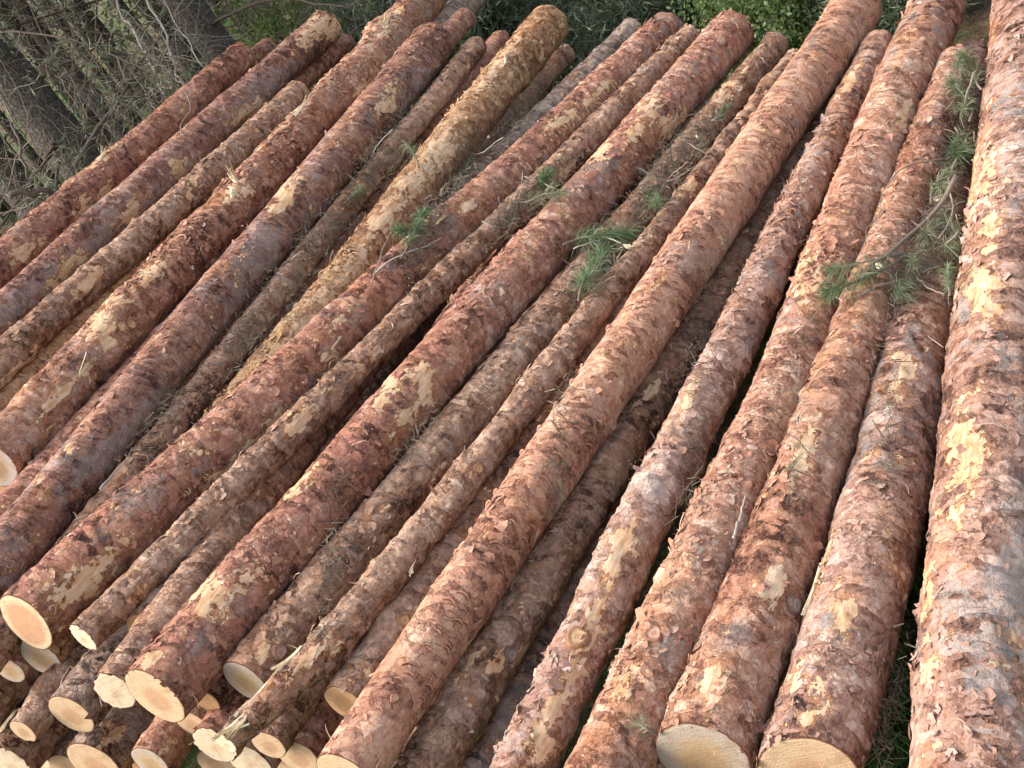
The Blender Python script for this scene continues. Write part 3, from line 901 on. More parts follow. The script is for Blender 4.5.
splinter(INFO['J'], 335, 345, .06, .006, .1, .006, 11); splinter(INFO['J'], 440, 222, .07, .012, 0, .006, 12)
splinter(INFO['Q'], 505, 60, .10, .007, .3, .012, 15)
splinter(INFO['F'], 800, 455, .12, .008, 3.0, .01, 17); splinter(INFO['E'], 815, 580, .14, .006, 3.1, .006, 18)

# ------------------------------------------------------------------ the body of the pile under them
rng1 = np.random.default_rng(77)
fill = 0
nfp = None
xs = np.arange(-6.3, -.95, .135)
cand = []
for iz in range(10):
    for ix, x in enumerate(xs):
        r = .058 + .010 * rng1.random()
        z = GROUND + .07 + iz * .117
        xx = x + (.067 if iz % 2 else 0)
        top = CAM[2] + (-DIST - NPL[0] * xx) / NPL[2]        # height of the face here
        left = GROUND + .1 + (xx + 6.35) * .95                # the far side slopes down to the forest
        if z + r > min(top - .20, left): continue
        cand.append((xx, z, r))
YN = YB + .10
for (x, z, r) in cand:
    y0 = YN + rng1.uniform(-.10, .25); y1 = y0 + 2.6 + rng1.uniform(-.1, .1)
    ys = np.linspace(y0, y1, 25)
    pts = np.c_[np.full(25, x) + (ys - y0) * rng1.normal(0, .004), ys, np.full(25, z)]
    for rs in (r, r * .8, r * .62):
        rr = np.linspace(rs, rs * .92, 25)
        gg = min(gap(pts, rr, p, q) for p, q in PLACED)
        if gg > -.004: break
    else:
        continue
    PLACED.append((pts, rr))
    g = dict(pts=pts, r=rr, res=0, style=['brown', 'red', 'grey', 'rust'][fill % 4], cut=['cream', 'old', 'pale', 'orange'][(fill * 7 // 3) % 4], kw={}, flakes=0)
    info = build_log('fill', g, 100 + fill)
    tag(info['o'], 'plain pine log buried in the dark lower layers of the pile', 'log', 'logs buried inside the pile')
    FILL.append(info['o'])
    fill += 1
print('fill logs', fill)

# drop the buried logs that no gap shows, from here or from a step to the side
dg = bpy.context.evaluated_depsgraph_get()
dg.update()
SHOWN = {}
for stepx in (-.7, 0, .7):
    org = CAM + RIGHT * stepx + UPV * .1 * abs(stepx)
    for py in range(-60, 830, 8):
        for px in range(-80, 1110, 8):
            ok, loc, nr, fi, ob, mx = S.ray_cast(dg, Vector(org), Vector(ray(px, py)).normalized())
            if ok:
                e = SHOWN.setdefault(ob.name if ob.parent is None else ob.parent.name, [0, []])
                e[0] += 1
                if stepx == 0 and 0 <= px < 1024 and 0 <= py < 768: e[1].append((px, py))
GAPS = [(209, 760, 'log showing dimly between the bright white end and the thick dark red log'), (62, 751, 'shaded log low at the left edge between two sawn ends'),
        (179, 756, 'shaded log beside the rusty log in the dark gap at the bottom left'), (265, 738, 'shaded log behind the splintered tip of the thin log'),
        (233, 324, 'log in deep shadow beside the upper half of the wine coloured log'), (144, 434, 'log in deep shadow beside the lower half of the wine coloured log'),
        (30, 690, 'shaded log just below the stout log at the left edge'), (330, 740, 'shaded log just left of the lower end of the salmon log')]
for o in FILL:
    n_, pp = SHOWN.get(o.name, [0, []])
    if n_ < 3:
        for c in list(o.children): bpy.data.objects.remove(c)
        bpy.data.objects.remove(o)
    elif len(pp) >= 3 and GAPS:
        m_ = np.mean(pp, 0)
        q_ = min(GAPS, key=lambda g_: math.hypot(g_[0] - m_[0], g_[1] - m_[1]))
        if math.hypot(q_[0] - m_[0], q_[1] - m_[1]) < 45:
            o['label'] = q_[2]; GAPS.remove(q_)

# ------------------------------------------------------------------ lookup: what a pixel meets
ALLW = np.vstack([i['world'] for i in INFO.values()])
ALLN = np.vstack([i['nw'] for i in INFO.values()])
_v = ALLW - CAM
_z = _v @ FWD
APX, APY, AZ = 512 + F_PX * (_v @ RIGHT) / _z, 384 - F_PX * (_v @ UPV) / _z, _z
def hit(px, py):
    m = np.where((np.abs(APX - px) < 7) & (np.abs(APY - py) < 7))[0]
    if len(m) == 0:
        return at(px, py, -.05), NPL
    i = m[np.argmin(AZ[m])]
    return ray(px, py) * AZ[i] + CAM, ALLN[i]

# ------------------------------------------------------------------ ground
def ground_mat():
    t = Tree('forest_floor')
    tc = t.n('TexCoord').outputs['Object']
    a = t.noise(tc, .9, 5, .65); b = t.noise(tc, 14, 5, .7); c = t.noise(tc, 90, 3, .7)
    f = t.math('ADD', t.math('MULTIPLY', b, .6), t.math('MULTIPLY', c, .45))
    lit = t.ramp(f, [(.30, P3('2e251d')), (.48, P3('4f4031')), (.62, P3('77644c')), (.8, P3('a08b6c'))])
    gr = t.ramp(f, [(.30, P3('20301a')), (.5, P3('3d5a2b')), (.75, P3('768a4e'))])
    return t.out(t.mix(t.step(a, .46, .6), lit, gr), .95, f, .04, 1.0, .1)
gx = np.unique(np.r_[np.linspace(-120, -16, 27), np.linspace(-16, 8, 121), np.linspace(8, 90, 18)])
gy = np.unique(np.r_[np.linspace(-60, -2, 15), np.linspace(-2, 18, 101), np.linspace(18, 150, 30)])
X, Y = np.meshgrid(gx, gy, indexing='ij')
G2 = np.stack([X.ravel(), Y.ravel(), 0 * X.ravel()], -1)
far_ = np.clip((np.hypot(G2[:, 0] + 2.5, G2[:, 1] - 2.8) - 3.2) / 6, 0, 1)
G2[:, 2] = GROUND + (fbm(G2 * .35, 5, 3) - .5) * .35 * far_ + (fbm(G2 * 2.2, 9, 2) - .5) * .10 * np.clip(far_ * 5, 0, 1)
def ground_z(x, y):
    i = int(np.clip(np.searchsorted(gx, x), 0, len(gx) - 1)); j = int(np.clip(np.searchsorted(gy, y), 0, len(gy) - 1))
    return G2[i * len(gy) + j, 2]
nx, ny = len(gx), len(gy)
i, j = np.meshgrid(np.arange(nx - 1), np.arange(ny - 1), indexing='ij')
GQ = np.stack([i * ny + j, (i + 1) * ny + j, (i + 1) * ny + j + 1, i * ny + j + 1], -1).reshape(-1, 4)
tag(mesh_obj('ground', G2, GQ, None, ground_mat()), kind='structure')

# ------------------------------------------------------------------ forest
TRUNK = None
def trunk_mat():
    t = Tree('spruce_trunk_bark')
    tc = t.n('TexCoord').outputs['Object']
    v = t.n('TexVoronoi', {'Vector': t.vec('MULTIPLY', tc, (1, 1, .6)), 'Scale': 85.0}, feature='F1')
    n = t.noise(tc, 60, 4, .7)
    f = t.math('ADD', t.math('MULTIPLY', v.outputs['Distance'], .5), t.math('MULTIPLY', n, .6))
    col = t.ramp(f, [(.15, P3('352e2a')), (.5, P3('544d46')), (.9, P3('7c776e'))])
    return t.out(col, .95, t.math('MULTIPLY', f, .02), 1.0, 1.0, .1)
TRUNK = trunk_mat()

def wander(p, d, L_, n, rng, droop=0.0, wig=.12):
    pts = [np.array(p, float)]; d = unit(d)
    for k in range(n):
        d = unit(d + rng.normal(0, wig, 3) + np.array([0, 0, -droop]))
        pts.append(pts[-1] + d * L_ / n)
    return np.array(pts)

def leaves(sp, P, rng, size, asp=.45, tint=None, droop=.3):
    """one small bent leaf (two triangles) at every point of P"""
    n = len(P)
    u = rng.normal(0, 1, (n, 3)); u[:, 2] -= droop; u /= np.linalg.norm(u, axis=1)[:, None]
    w = np.cross(u, rng.normal(0, 1, (n, 3))); w /= np.linalg.norm(w, axis=1)[:, None] + 1e-9
    nn = np.cross(u, w)
    L_ = size * np.exp(rng.normal(0, .3, n))[:, None]
    a = P - u * L_ * .5; b = P + u * L_ * .5
    c = P + w * L_ * asp * .5 + nn * L_ * .1; d = P - w * L_ * asp * .5 + nn * L_ * .1
    V = np.stack([a, c, b, d], 1).reshape(-1, 3)
    q = np.arange(n)[:, None] * 4
    T = np.concatenate([q + [0, 1, 2], q + [0, 2, 3]])
    tv = np.clip(rng.normal(.45, .22, n) if tint is None else tint + rng.normal(0, .2, n), 0, 1)
    sp.add(V, None, T, np.repeat(tv, 4))

def dead_tree(px, py, dep, wpx, label, seed, nbr=11, crown=1600, lean=(0, 0), H=9.0, tname='spruce_tree'):
    rng = np.random.default_rng(seed)
    p = at_depth(px, py, dep)
    r = wpx / 2 * dep / F_PX
    gz = ground_z(p[0], p[1])
    root = empty(tname, (p[0], p[1], gz))
    tag(root, label, 'tree', 'dark conifers behind the pile')
    n, k = 46, 20
    zz = np.linspace(-.15, H, n)
    zp = p[2] - gz
    th = np.arange(k) * 2 * np.pi / k
    ax = np.c_[(zz - zp) * lean[0] + .02 * np.sin(zz * 1.3 + seed), (zz - zp) * lean[1] + .02 * np.cos(zz * 1.1 + seed), zz]
    rr = r * (1 - .75 * np.clip((zz - zp) / H, 0, 1)) * (1 + .5 * np.exp(-np.clip(zz, 0, 9) / .16))
    V = ax[:, None] + rr[:, None, None] * np.stack([np.cos(th), np.sin(th), 0 * th], -1)[None]
    V = V.reshape(-1, 3)
    V[:, :2] += ((fbm(V * np.array([14, 14, 5]) + seed, 3, 3) - .5) * r * .35)[:, None] * np.tile(np.stack([np.cos(th), np.sin(th)], -1), (n, 1))
    i, j = np.meshgrid(np.arange(n - 1), np.arange(k), indexing='ij')
    Q = np.stack([i * k + j, i * k + (j + 1) % k, (i + 1) * k + (j + 1) % k, (i + 1) * k + j], -1).reshape(-1, 4)
    mesh_obj('trunk', V, Q, None, TRUNK, root)
    tw = Soup()
    for b in range(nbr):
        z = rng.uniform(max(.25, zp - .6), zp + 1.6)
        a = rng.uniform(0, 6.28)
        j = np.interp(z, zz, np.arange(n)); c = np.array([np.interp(z, zz, ax[:, q]) for q in range(3)])
        d = np.array([math.cos(a), math.sin(a), rng.uniform(-.35, .25)])
        Lb = rng.uniform(.5, 1.5)
        pts = wander(c + d * r * .7, d, Lb, 8, rng, .05, .13)
        s = Soup(); s.tube(pts, np.linspace(.010, .003, 9) * rng.uniform(.7, 1.4), 5, rng.uniform(0, 1))
        s.build('dead_branch', DARKBR, root)
        for q in range(int(9 * Lb / .8)):
            f = rng.uniform(.2, 1); k0 = int(f * 8)
            dd = unit(pts[min(k0 + 1, 8)] - pts[max(k0 - 1, 0)]) + rng.normal(0, .7, 3)
            t2 = wander(pts[k0], dd, rng.uniform(.12, .45), 5, rng, .12, .22)
            tw.tube(t2, np.linspace(.0028, .0012, 6), 3, rng.uniform(0, 1), cap=False)
    tag(tw.build('twigs', TWIG, root), kind='stuff')
    if crown:  # unseen above the frame, put in to shade the forest floor
        cs = Soup()
        z = rng.uniform(2.6, H, crown * 2)
        keep = rng.random(crown * 2) < (1 - (z - 2.6) / (H - 2.0)) + .15
        z = z[keep][:crown]
        R = (H - z) * .26 + .25
        a = np.floor(rng.uniform(0, 9, len(z))) * .7 + z * 2.1 + rng.normal(0, .16, len(z))
        q = R * np.sqrt(rng.random(len(z)))
        P = np.stack([np.cos(a) * q + (z - zp) * lean[0], np.sin(a) * q + (z - zp) * lean[1], z - q * .3], -1)
        leaves(cs, P, rng, .20, .45)
        tag(cs.build('crown', SPRUCE, root, False), kind='stuff')
    return root

dead_tree(38, 108, 7.6, 48, 'stout dark conifer trunk behind the left end of the pile', 1, 16, lean=(.02, .0))
dead_tree(68, 62, 8.6, 18, 'slender dark conifer trunk right of the stout one', 2, 9, 1200)
dead_tree(207, 28, 8.0, 36, 'dark conifer trunk right above the uppermost red log', 3, 16)
dead_tree(681, 14, 8.0, 20, 'dark mossy trunk behind the middle of the pile', 4, 7, 900)
dead_tree(276, 26, 9.6, 9, 'thin dark stem among sunlit yellow green leaves', 5, 6, 700)
dead_tree(128, 20, 10.5, 12, 'distant conifer trunk between the stout one and the one beside the red log', 6, 12, 900)
dead_tree(330, 14, 10.0, 10, 'thin conifer stem behind the frayed log end', 8, 8, 700)
dead_tree(530, -10, 11.5, 14, 'conifer with drooping branches behind the wine coloured log', 9, 12, 1100)
dead_tree(-90, 60, 8.4, 34, 'conifer just left of the view', 10, 12, 1500)

def fallen(px0, py0, d0, px1, py1, d1, r, mat, label, seed, name='dead_branch', nt=14):
    rng = np.random.default_rng(seed)
    A, B_ = at_depth(px0, py0, d0), at_depth(px1, py1, d1)
    t = np.linspace(0, 1, 14)
    pts = A + (B_ - A) * t[:, None] + np.cumsum(rng.normal(0, .012, (14, 3)), 0)
    s = Soup(); s.tube(pts, np.linspace(r, r * .55, 14), 7, .5)
    o = s.build(name, mat)
    tag(o, label, 'branch', 'dead branches in front of the forest')
    tw = Soup()
    for q in range(nt):
        k0 = rng.integers(2, 13)
        tw.tube(wander(pts[k0], rng.normal(0, 1, 3) + unit(B_ - A) * .6, rng.uniform(.12, .38), 6, rng, .03, .22), np.linspace(r * .22, .0008, 7), 4, rng.uniform(0, 1), cap=False)
    tag(tw.build('twigs', mat, o), kind='stuff')
fallen(74, 168, 6.9, 180, 18, 7.1, .013, DARKBR, 'long grey dead branch leaning up across the dark trunks', 1)
fallen(166, 96, 7.0, 118, -12, 7.1, .0085, PALETWIG, 'pale bleached bough hanging down, the left one of the pair', 2, nt=20)
fallen(186, 84, 7.0, 140, -12, 7.1, .0085, PALETWIG, 'pale bleached bough hanging down, the right one of the pair', 3, nt=20)
fallen(208, 70, 6.9, 160, -10, 7.0, .004, PALETWIG, 'thin pale dead bough in front of the trunk above the red log', 4, nt=26)
fallen(30, 175, 6.6, -10, 60, 6.8, .008, DARKBR, 'dark dead branch in front of the stout trunk', 5)
fallen(0, 195, 6.0, 60, 205, 6.1, .016, DARKBR, 'dark fallen branch low beside the pile at the left edge', 6)
fallen(768, 48, 5.2, 808, -10, 5.4, .004, PALETWIG, 'thin pale twig before the green bushes at the top', 7, nt=9)
fallen(188, 128, 5.2, 196, 60, 5.5, .0028, TWIG, 'thin bare shoot bending over the uppermost red log', 8, nt=8)

def brush(px, py, dep, wpx, label, seed, n=130):
    """a tangle of fine dead conifer twigs with wisps of grey green needles"""
    rng = np.random.default_rng(seed)
    p = at_depth(px, py, dep); gz = ground_z(p[0], p[1]); hw = wpx / 2 * dep / F_PX
    root = empty('dead_brush', (p[0], p[1], gz)); tag(root, label, 'brushwood', 'dead brushwood under the conifers')
    tw, lf = Soup(), Soup(); zc = p[2] - gz
    for q in range(n):
        b = np.array([rng.normal(0, hw * .6), rng.normal(0, hw * .6), zc + rng.normal(0, hw * .7)])
        if b[2] < .02: b[2] = rng.uniform(.02, .3)
        t2 = wander(b, rng.normal(0, 1, 3) + [0, 0, -.15], rng.uniform(.2, .8), 7, rng, .03, .2)
        tw.tube(t2, np.linspace(rng.uniform(.0015, .0045), .0008, 8), 3, rng.uniform(0, 1), cap=False)
        for e in range(3):
            k0 = rng.integers(1, 7); t3 = wander(t2[k0], rng.normal(0, 1, 3), rng.uniform(.08, .3), 4, rng, .04, .25)
            tw.tube(t3, np.linspace(.0015, .0006, 5), 3, rng.uniform(0, 1), cap=False)
            if rng.random() < .22: leaves(lf, t3[rng.integers(0, 5, 14)] + rng.normal(0, .02, (14, 3)), rng, .045, .10, rng.uniform(.4, .9))
    tag(tw.build('twigs', TWIG, root), kind='stuff'); tag(lf.build('needles', SPRUCE, root, False), kind='stuff')
brush(40, 40, 7.0, 110, 'tangle of fine dead twigs in front of the stout trunk', 1, 26)
brush(120, 60, 7.2, 110, 'tangle of grey twigs between the trunks at the left', 2, 46)
brush(170, 90, 7.0, 80, 'low tangle of twigs behind the uppermost red log', 3, 50)
brush(30, 170, 6.8, 90, 'low tangle of twigs at the foot of the stout trunk', 4, 34)
brush(245, 25, 8.6, 90, 'thin twigs before the sunlit bush', 5, 45)
brush(430, 10, 7.4, 120, 'hanging dead twigs behind the wine coloured log end', 6, 90)
brush(600, 5, 7.0, 120, 'hanging dead twigs behind the red logs', 7, 80)

def bush(px, py, dep, wpx, hpx, n, mat, size, label, seed, stems=7, name='bush', cat='bush', tint=None, asp=.55):
    rng = np.random.default_rng(seed)
    p = at_depth(px, py, dep)
    gz = ground_z(p[0], p[1])
    root = empty(name, (p[0], p[1], gz))
    tag(root, label, cat, 'bushes between the pile and the forest')
    hw = wpx / 2 * dep / F_PX
    top = max(.4, p[2] - gz + hpx / 2 * dep / F_PX)
    st = Soup(); lf = Soup()
    for s in range(stems):
        a = rng.uniform(0, 6.28); q = hw * math.sqrt(rng.random())
        e = np.array([math.cos(a) * q, math.sin(a) * q, top * rng.uniform(.65, 1.05)])
        b0 = np.array([e[0] * .3, e[1] * .3, -.03])
        pts = wander(b0, e - b0, np.linalg.norm(e - b0), 9, rng, 0, .06)
        st.tube(pts, np.linspace(.009, .003, 10), 5, rng.uniform(0, .6))
        for c in range(9):
            k0 = rng.integers(2, 10)
            d = rng.normal(0, 1, 3); d[2] = d[2] * .5 + .1
            t2 = wander(pts[k0], d, rng.uniform(.15, .5) * min(1, hw / .4), 5, rng, .04, .2)
            st.tube(t2, np.linspace(.003, .001, 6), 3, rng.uniform(0, .6), cap=False)
            m = max(2, n // (stems * 9))
            ii = rng.integers(1, 6, m)
            leaves(lf, t2[ii] + rng.normal(0, .055, (m, 3)), rng, size, asp, tint)
    tag(st.build('stems', DARKBR, root), kind='stuff')
    tag(lf.build('leaves', mat, root, False), kind='stuff')

NE = dict(asp=.09)
bush(300, 22, 8.9, 90, 90, 9000, LEAF, .033, 'sunlit yellow green bush beside the frayed log end', 1, tint=.6)
bush(262, 40, 9.2, 50, 60, 1800, LEAF, .04, 'small yellow green bush behind the uppermost red log', 2, tint=.45)
bush(395, 14, 7.6, 100, 90, 17000, SPRUCE, .055, 'dull green young spruce left of the wine coloured log end', 3, tint=.55, **NE)
bush(500, 12, 7.2, 130, 100, 24000, SPRUCE, .055, 'wide dull green young spruce behind the yellowish log', 4, tint=.5, **NE)
bush(556, 12, 8.0, 50, 60, 1400, LEAF, .04, 'small lit bush behind the far end of the yellowish tan log', 5, tint=.5)
bush(625, 10, 6.6, 120, 90, 17000, SPRUCE, .05, 'bluish green young spruce behind the red logs', 6, tint=.45, **NE)
bush(715, 4, 6.6, 70, 80, 5600, LEAF, .024, 'pale leafy bush right of the mossy trunk', 7, tint=.6)
bush(770, 30, 5.6, 130, 120, 13000, LEAF, .021, 'broad leafy green bush in the gap left of the salmon log', 8, tint=.36)
bush(800, 0, 6.4, 90, 70, 5600, LEAF, .024, 'pale leafy bush behind the salmon log end', 9, tint=.62)
bush(895, 26, 5.2, 80, 120, 9000, SPRUCE, .045, 'green young conifer between the salmon and the rusty log ends', 10, tint=.66, **NE)
bush(975, 0, 5.4, 90, 100, 6000, SPRUCE, .045, 'green young conifer behind the right edge of the pile', 11, tint=.6, **NE)
bush(935, 10, 4.9, 60, 60, 5000, SPRUCE, .04, 'tufty green growth at the far end of the right hand gap', 15, tint=.6, **NE)
bush(98, 150, 6.9, 40, 46, 3500, SPRUCE, .04, 'little green spruce shoot behind the uppermost red log', 12, tint=.7, **NE)
bush(8, 225, 6.2, 50, 40, 1800, SPRUCE, .04, 'low green shoot at the left edge', 13, tint=.6, **NE)
bush(150, 112, 8.2, 70, 50, 3000, SPRUCE, .05, 'sparse green undergrowth at the foot of the trunks', 14, tint=.5, **NE)

# low growth on the forest floor all round the back of the pile
rngu = np.random.default_rng(21)
und = Soup()
for c in range(1700):
    x, y = rngu.uniform(-12, 3), rngu.uniform(1.5, 11)
    if y < 5.4 - max(0, x + 2.6) * .25 and x > -6.9: continue
    gz = ground_z(x, y); hh = rngu.uniform(.12, .55)
    m = 56
    P = np.c_[x + rngu.normal(0, .17, m), y + rngu.normal(0, .17, m), gz + rngu.uniform(.02, hh, m)]
    if c % 3: leaves(und, P, rngu, .06, .09, rngu.uniform(.3, .75), -.6)
    else: leaves(und, P, rngu, .04, .5, rngu.uniform(.4, .9))
tag(und.build('undergrowth', SPRUCE, None, False), kind='stuff')

# the far wood, a mass of stems and drooping dead boughs nobody could count
rngf = np.random.default_rng(9)
stems, bough, fol = Soup(), Soup(), Soup()
for s in range(150):
    p = at_depth(rngf.uniform(-500, 1500), rngf.uniform(-260, 120), rngf.uniform(10.5, 24))
    gz = ground_z(p[0], p[1])
    hgt = rngf.uniform(6, 11)
    base = np.array([p[0], p[1], gz - .1]); r = rngf.uniform(.03, .11)
    stems.tube(np.array([base, base + [rngf.normal(0, .1), rngf.normal(0, .1), hgt * .5], base + [rngf.normal(0, .25), rngf.normal(0, .25), hgt]]), [r, r * .7, r * .2], 7, rngf.uniform(0, .6))
    for b in range(26):
        z = rngf.uniform(.2, hgt); a = rngf.uniform(0, 6.28)
        pts = wander(base + [0, 0, z], [math.cos(a), math.sin(a), -.1], rngf.uniform(.5, 1.7) * (1 - .5 * z / hgt), 5, rngf, .1, .15)
        bough.tube(pts, np.linspace(.008, .002, 6), 3, rngf.uniform(0, 1), cap=False)
        m = 22 if z > 1.2 else 10
        leaves(fol, pts[rngf.integers(1, 6, m)] + rngf.normal(0, .12, (m, 3)), rngf, .11, .35, rngf.uniform(.2, .7))
wood = stems.build('far_forest', TRUNK); tag(wood, kind='stuff')
tag(bough.build('boughs', TWIG, wood), kind='stuff')
tag(fol.build('foliage', SPRUCE, wood, False), kind='stuff')

# ------------------------------------------------------------------ litter on the pile
def sprig(px, py, qx, qy, label, seed, dry=False, n=150, nl=.06, lift=.03, w=.0012):
    n = int(n * 2.1)
    """a pine twig from one pixel to another over the logs, with a tuft of long needles at its tip"""
    rng = np.random.default_rng(seed)
    k = 8
    pts = []
    for t in np.linspace(0, 1, k):
        P, nrm = hit(px + (qx - px) * t, py + (qy - py) * t)
        pts.append(P + nrm * lift * (.4 + .6 * t) + rng.normal(0, .003, 3))
    pts = np.array(pts)
    for it in range(2):
        pts[1:-1] = (pts[:-2] + pts[1:-1] * 2 + pts[2:]) / 4
    o = Soup(); o.tube(pts, np.linspace(.0035, .0018, k), 6, .4)
    ob = o.build('pine_sprig', TWIG)
    tag(ob, label, 'sprig', 'pine sprigs left on the logs')
    s = Soup()
    tot = np.linalg.norm(pts[-1] - pts[0]); ax = unit(pts[-1] - pts[-3])
    for q in range(n):
        f = 1 - .75 * rng.random() ** 1.6
        j = min(int(f * (k - 1)), k - 2)
        b = pts[j] + (pts[j + 1] - pts[j]) * (f * (k - 1) - j)
        d = unit(ax * rng.uniform(.2, 1.3) + rng.normal(0, .75, 3) + np.array([0, 0, .05]))
        L_ = nl * rng.uniform(.6, 1.15); side = unit(np.cross(d, rng.normal(0, 1, 3))) * w
        m = b + d * L_ * .55; e = b + d * L_ + np.array([0, 0, -.25 * L_])
        s.add([b - side * .5, b + side * .5, m + side * .5, m - side * .5, e], [(0, 1, 2, 3)], [(3, 2, 4)], np.clip(rng.normal(.55, .24), 0, 1))
    tag(s.build('needles', DRYNEEDLE if dry else NEEDLE, ob, False), kind='stuff')

sprig(578, 305, 598, 262, 'fresh green pine tuft in the gap below the thick dark red log', 1, n=330, nl=.075)
sprig(560, 245, 620, 240, 'green pine tuft with dry stalks behind the fresh one in the gap', 2, n=260, nl=.07)
sprig(640, 190, 655, 212, 'small green pine tuft deep in the gap beside the thin log', 3, n=110, nl=.045)
sprig(900, 262, 836, 302, 'bright green pine sprig draped over the log with the greyed end', 4, n=170, nl=.055)
sprig(905, 255, 842, 278, 'green pine tuft just above the bright green one', 5, n=80, nl=.05)
sprig(915, 285, 893, 300, 'short pale green tuft below the forked twig at the right', 6, dry=True, n=110, nl=.045)
sprig(955, 205, 925, 245, 'olive pine sprig in the middle of the right hand gap', 7, dry=True, n=110, nl=.05)
sprig(972, 140, 945, 158, 'dark green pine sprig beside the cream bare strip', 8, n=180)
sprig(985, 90, 960, 66, 'pale green pine tuft high in the right hand gap', 9, dry=True, n=170, nl=.05)
sprig(975, 120, 950, 92, 'pale green pine tuft below the highest one in the right hand gap', 10, dry=True, n=190, nl=.05)
sprig(955, 300, 960, 275, 'small olive tuft against the thick pinkish log', 11, dry=True, n=90, nl=.04)
sprig(400, 262, 425, 222, 'dusty green pine sprig left of the red log with the heart', 12, n=190, nl=.05)
sprig(430, 232, 400, 240, 'broken green needles beside the dusty sprig', 13, n=120, nl=.045)
sprig(445, 190, 470, 168, 'grey green pine sprig on the dark scaly log', 14, dry=True, n=160, nl=.045)
sprig(420, 170, 410, 152, 'thin wisp of needles on the yellowish tan log', 15, dry=True, n=70, nl=.04)
sprig(530, 190, 545, 178, 'dusty green tuft on the thin flaky brown log', 16, n=130, nl=.045)
sprig(510, 205, 560, 200, 'dry straw coloured sprig lying across the thin flaky brown log', 17, dry=True, n=90, nl=.05)
sprig(345, 205, 358, 195, 'yellowish moss like tuft beside the wine coloured log', 18, dry=True, n=110, nl=.035)
sprig(668, 742, 652, 732, 'few bright green needles caught at the greyed sawn end', 19, n=14, nl=.04)
sprig(715, 125, 728, 116, 'tiny green tuft beside the far end of the dull brown log', 20, n=50, nl=.03)

def litter(cx, cy, sx, sy, n, seed, spread=.5):
    rng = np.random.default_rng(seed)
    for q in range(n):
        a, b = rng.normal(0, 1, 2)
        P, nrm = hit(cx + .8 * sx * (.6 * a + b * spread * 1.5), cy - sy * (b - a * .1))
        d = unit(np.cross(nrm, rng.normal(0, 1, 3)) + nrm * rng.normal(.05, .2))
        L_ = rng.uniform(.012, .05); wd = rng.choice([.0006, .0009, .002], p=[.55, .35, .10])
        sd = unit(np.cross(d, nrm + rng.normal(0, .3, 3))) * wd
        b0 = P + nrm * rng.uniform(.001, .018)
        LIT.add([b0 - sd, b0 + sd, b0 + d * L_ + sd * .5, b0 + d * L_ - sd * .5], [(0, 1, 2, 3)], None, np.clip(rng.normal(.5, .3), 0, 1))
LIT = Soup()
for k_, a_ in enumerate([(300, 265, 10, 40, 160), (395, 150, 8, 30, 160), (700, 300, 8, 60, 120), (560, 440, 8, 50, 120), (330, 560, 8, 50, 120), (800, 420, 6, 60, 90), (890, 420, 5, 60, 90), (425, 225, 16, 26, 420), (465, 165, 22, 22, 420), (520, 125, 16, 16, 160), (545, 188, 22, 16, 260), (505, 222, 12, 14, 150), (600, 262, 16, 26, 360),
                         (660, 185, 20, 28, 460), (700, 140, 14, 16, 200), (365, 180, 14, 24, 260), (330, 230, 12, 20, 180), (250, 330, 18, 26, 260), (935, 230, 16, 40, 460), (960, 120, 10, 34, 260), (905, 280, 20, 16, 200),
                         (890, 700, 10, 40, 160), (160, 420, 20, 26, 160), (420, 440, 14, 20, 90), (690, 470, 10, 30, 90)]):
    a_ = a_[:4] + (int(a_[4] * 1.8),)
    litter(*a_, seed=k_)
tag(LIT.build('pine_litter', plain('litter', P3('352b24'), P3('746857'), 120), None, False), kind='stuff')

for k_, (a_, b_, c_, d_) in enumerate([(960, 55, 952, 80), (968, 100, 948, 120), (950, 130, 962, 160), (955, 175, 940, 200), (940, 215, 950, 245), (925, 250, 915, 275), (965, 235, 948, 262), (925, 205, 945, 185)]):
    sprig(a_, b_, c_, d_, ['crushed dry sprig at the top of the right hand gap', 'crushed pale sprig beside the cream stripped edge, second from the top', 'brownish green sprig in the upper right hand gap', 'tangled dry sprig above the white chip in the right hand gap',
          'tangled dry sprig below the white chip in the right hand gap', 'dry sprig under the forked brown twig', 'dry sprig against the left flank of the thick pinkish log', 'dry sprig crossing the tangle at the right'][k_], 40 + k_, dry=True, n=55, nl=.045, lift=.04)

def stick(pts_px, r, label, seed, mat=TWIG, lift=.012, name='twig', cat='twig'):
    rng = np.random.default_rng(seed)
    P = []
    for (a, b) in pts_px:
        q, nrm = hit(a, b); P.append(q + nrm * lift)
    P = np.array(P)
    t = np.linspace(0, len(P) - 1, 14)
    c = np.stack([np.interp(t, np.arange(len(P)), P[:, i]) for i in range(3)], -1)
    for it in range(3): c[1:-1] = (c[:-2] + c[1:-1] * 2 + c[2:]) / 4
    c += rng.normal(0, .0015, c.shape)
    s = Soup(); s.tube(c, np.linspace(r, r * .5, 14), 6, rng.uniform(.2, .8))
    tag(s.build(name, mat), label, cat, 'twigs and sticks lying on the pile')
stick([(968, 180), (940, 215), (915, 245), (880, 268), (868, 275)], .0065, 'thick forked brown twig crossing the right hand gap', 1, lift=.03)
stick([(905, 285), (880, 288), (858, 300)], .004, 'dark curved twig under the forked one', 2)
stick([(935, 165), (900, 175), (884, 205), (880, 230)], .0022, 'thin dark hooped twig beside the rusty log', 3, lift=.03)
stick([(885, 215), (868, 232), (866, 252)], .0018, 'thin pale twig bent against the rusty log', 4)
stick([(945, 160), (943, 190), (950, 225), (955, 240)], .0025, 'pale grey twig hanging straight in the right hand gap', 5, PALETWIG, .035)
stick([(985, 75), (978, 95), (972, 120), (962, 138)], .003, 'twig along the edge of the thick pinkish log', 6, lift=.03)
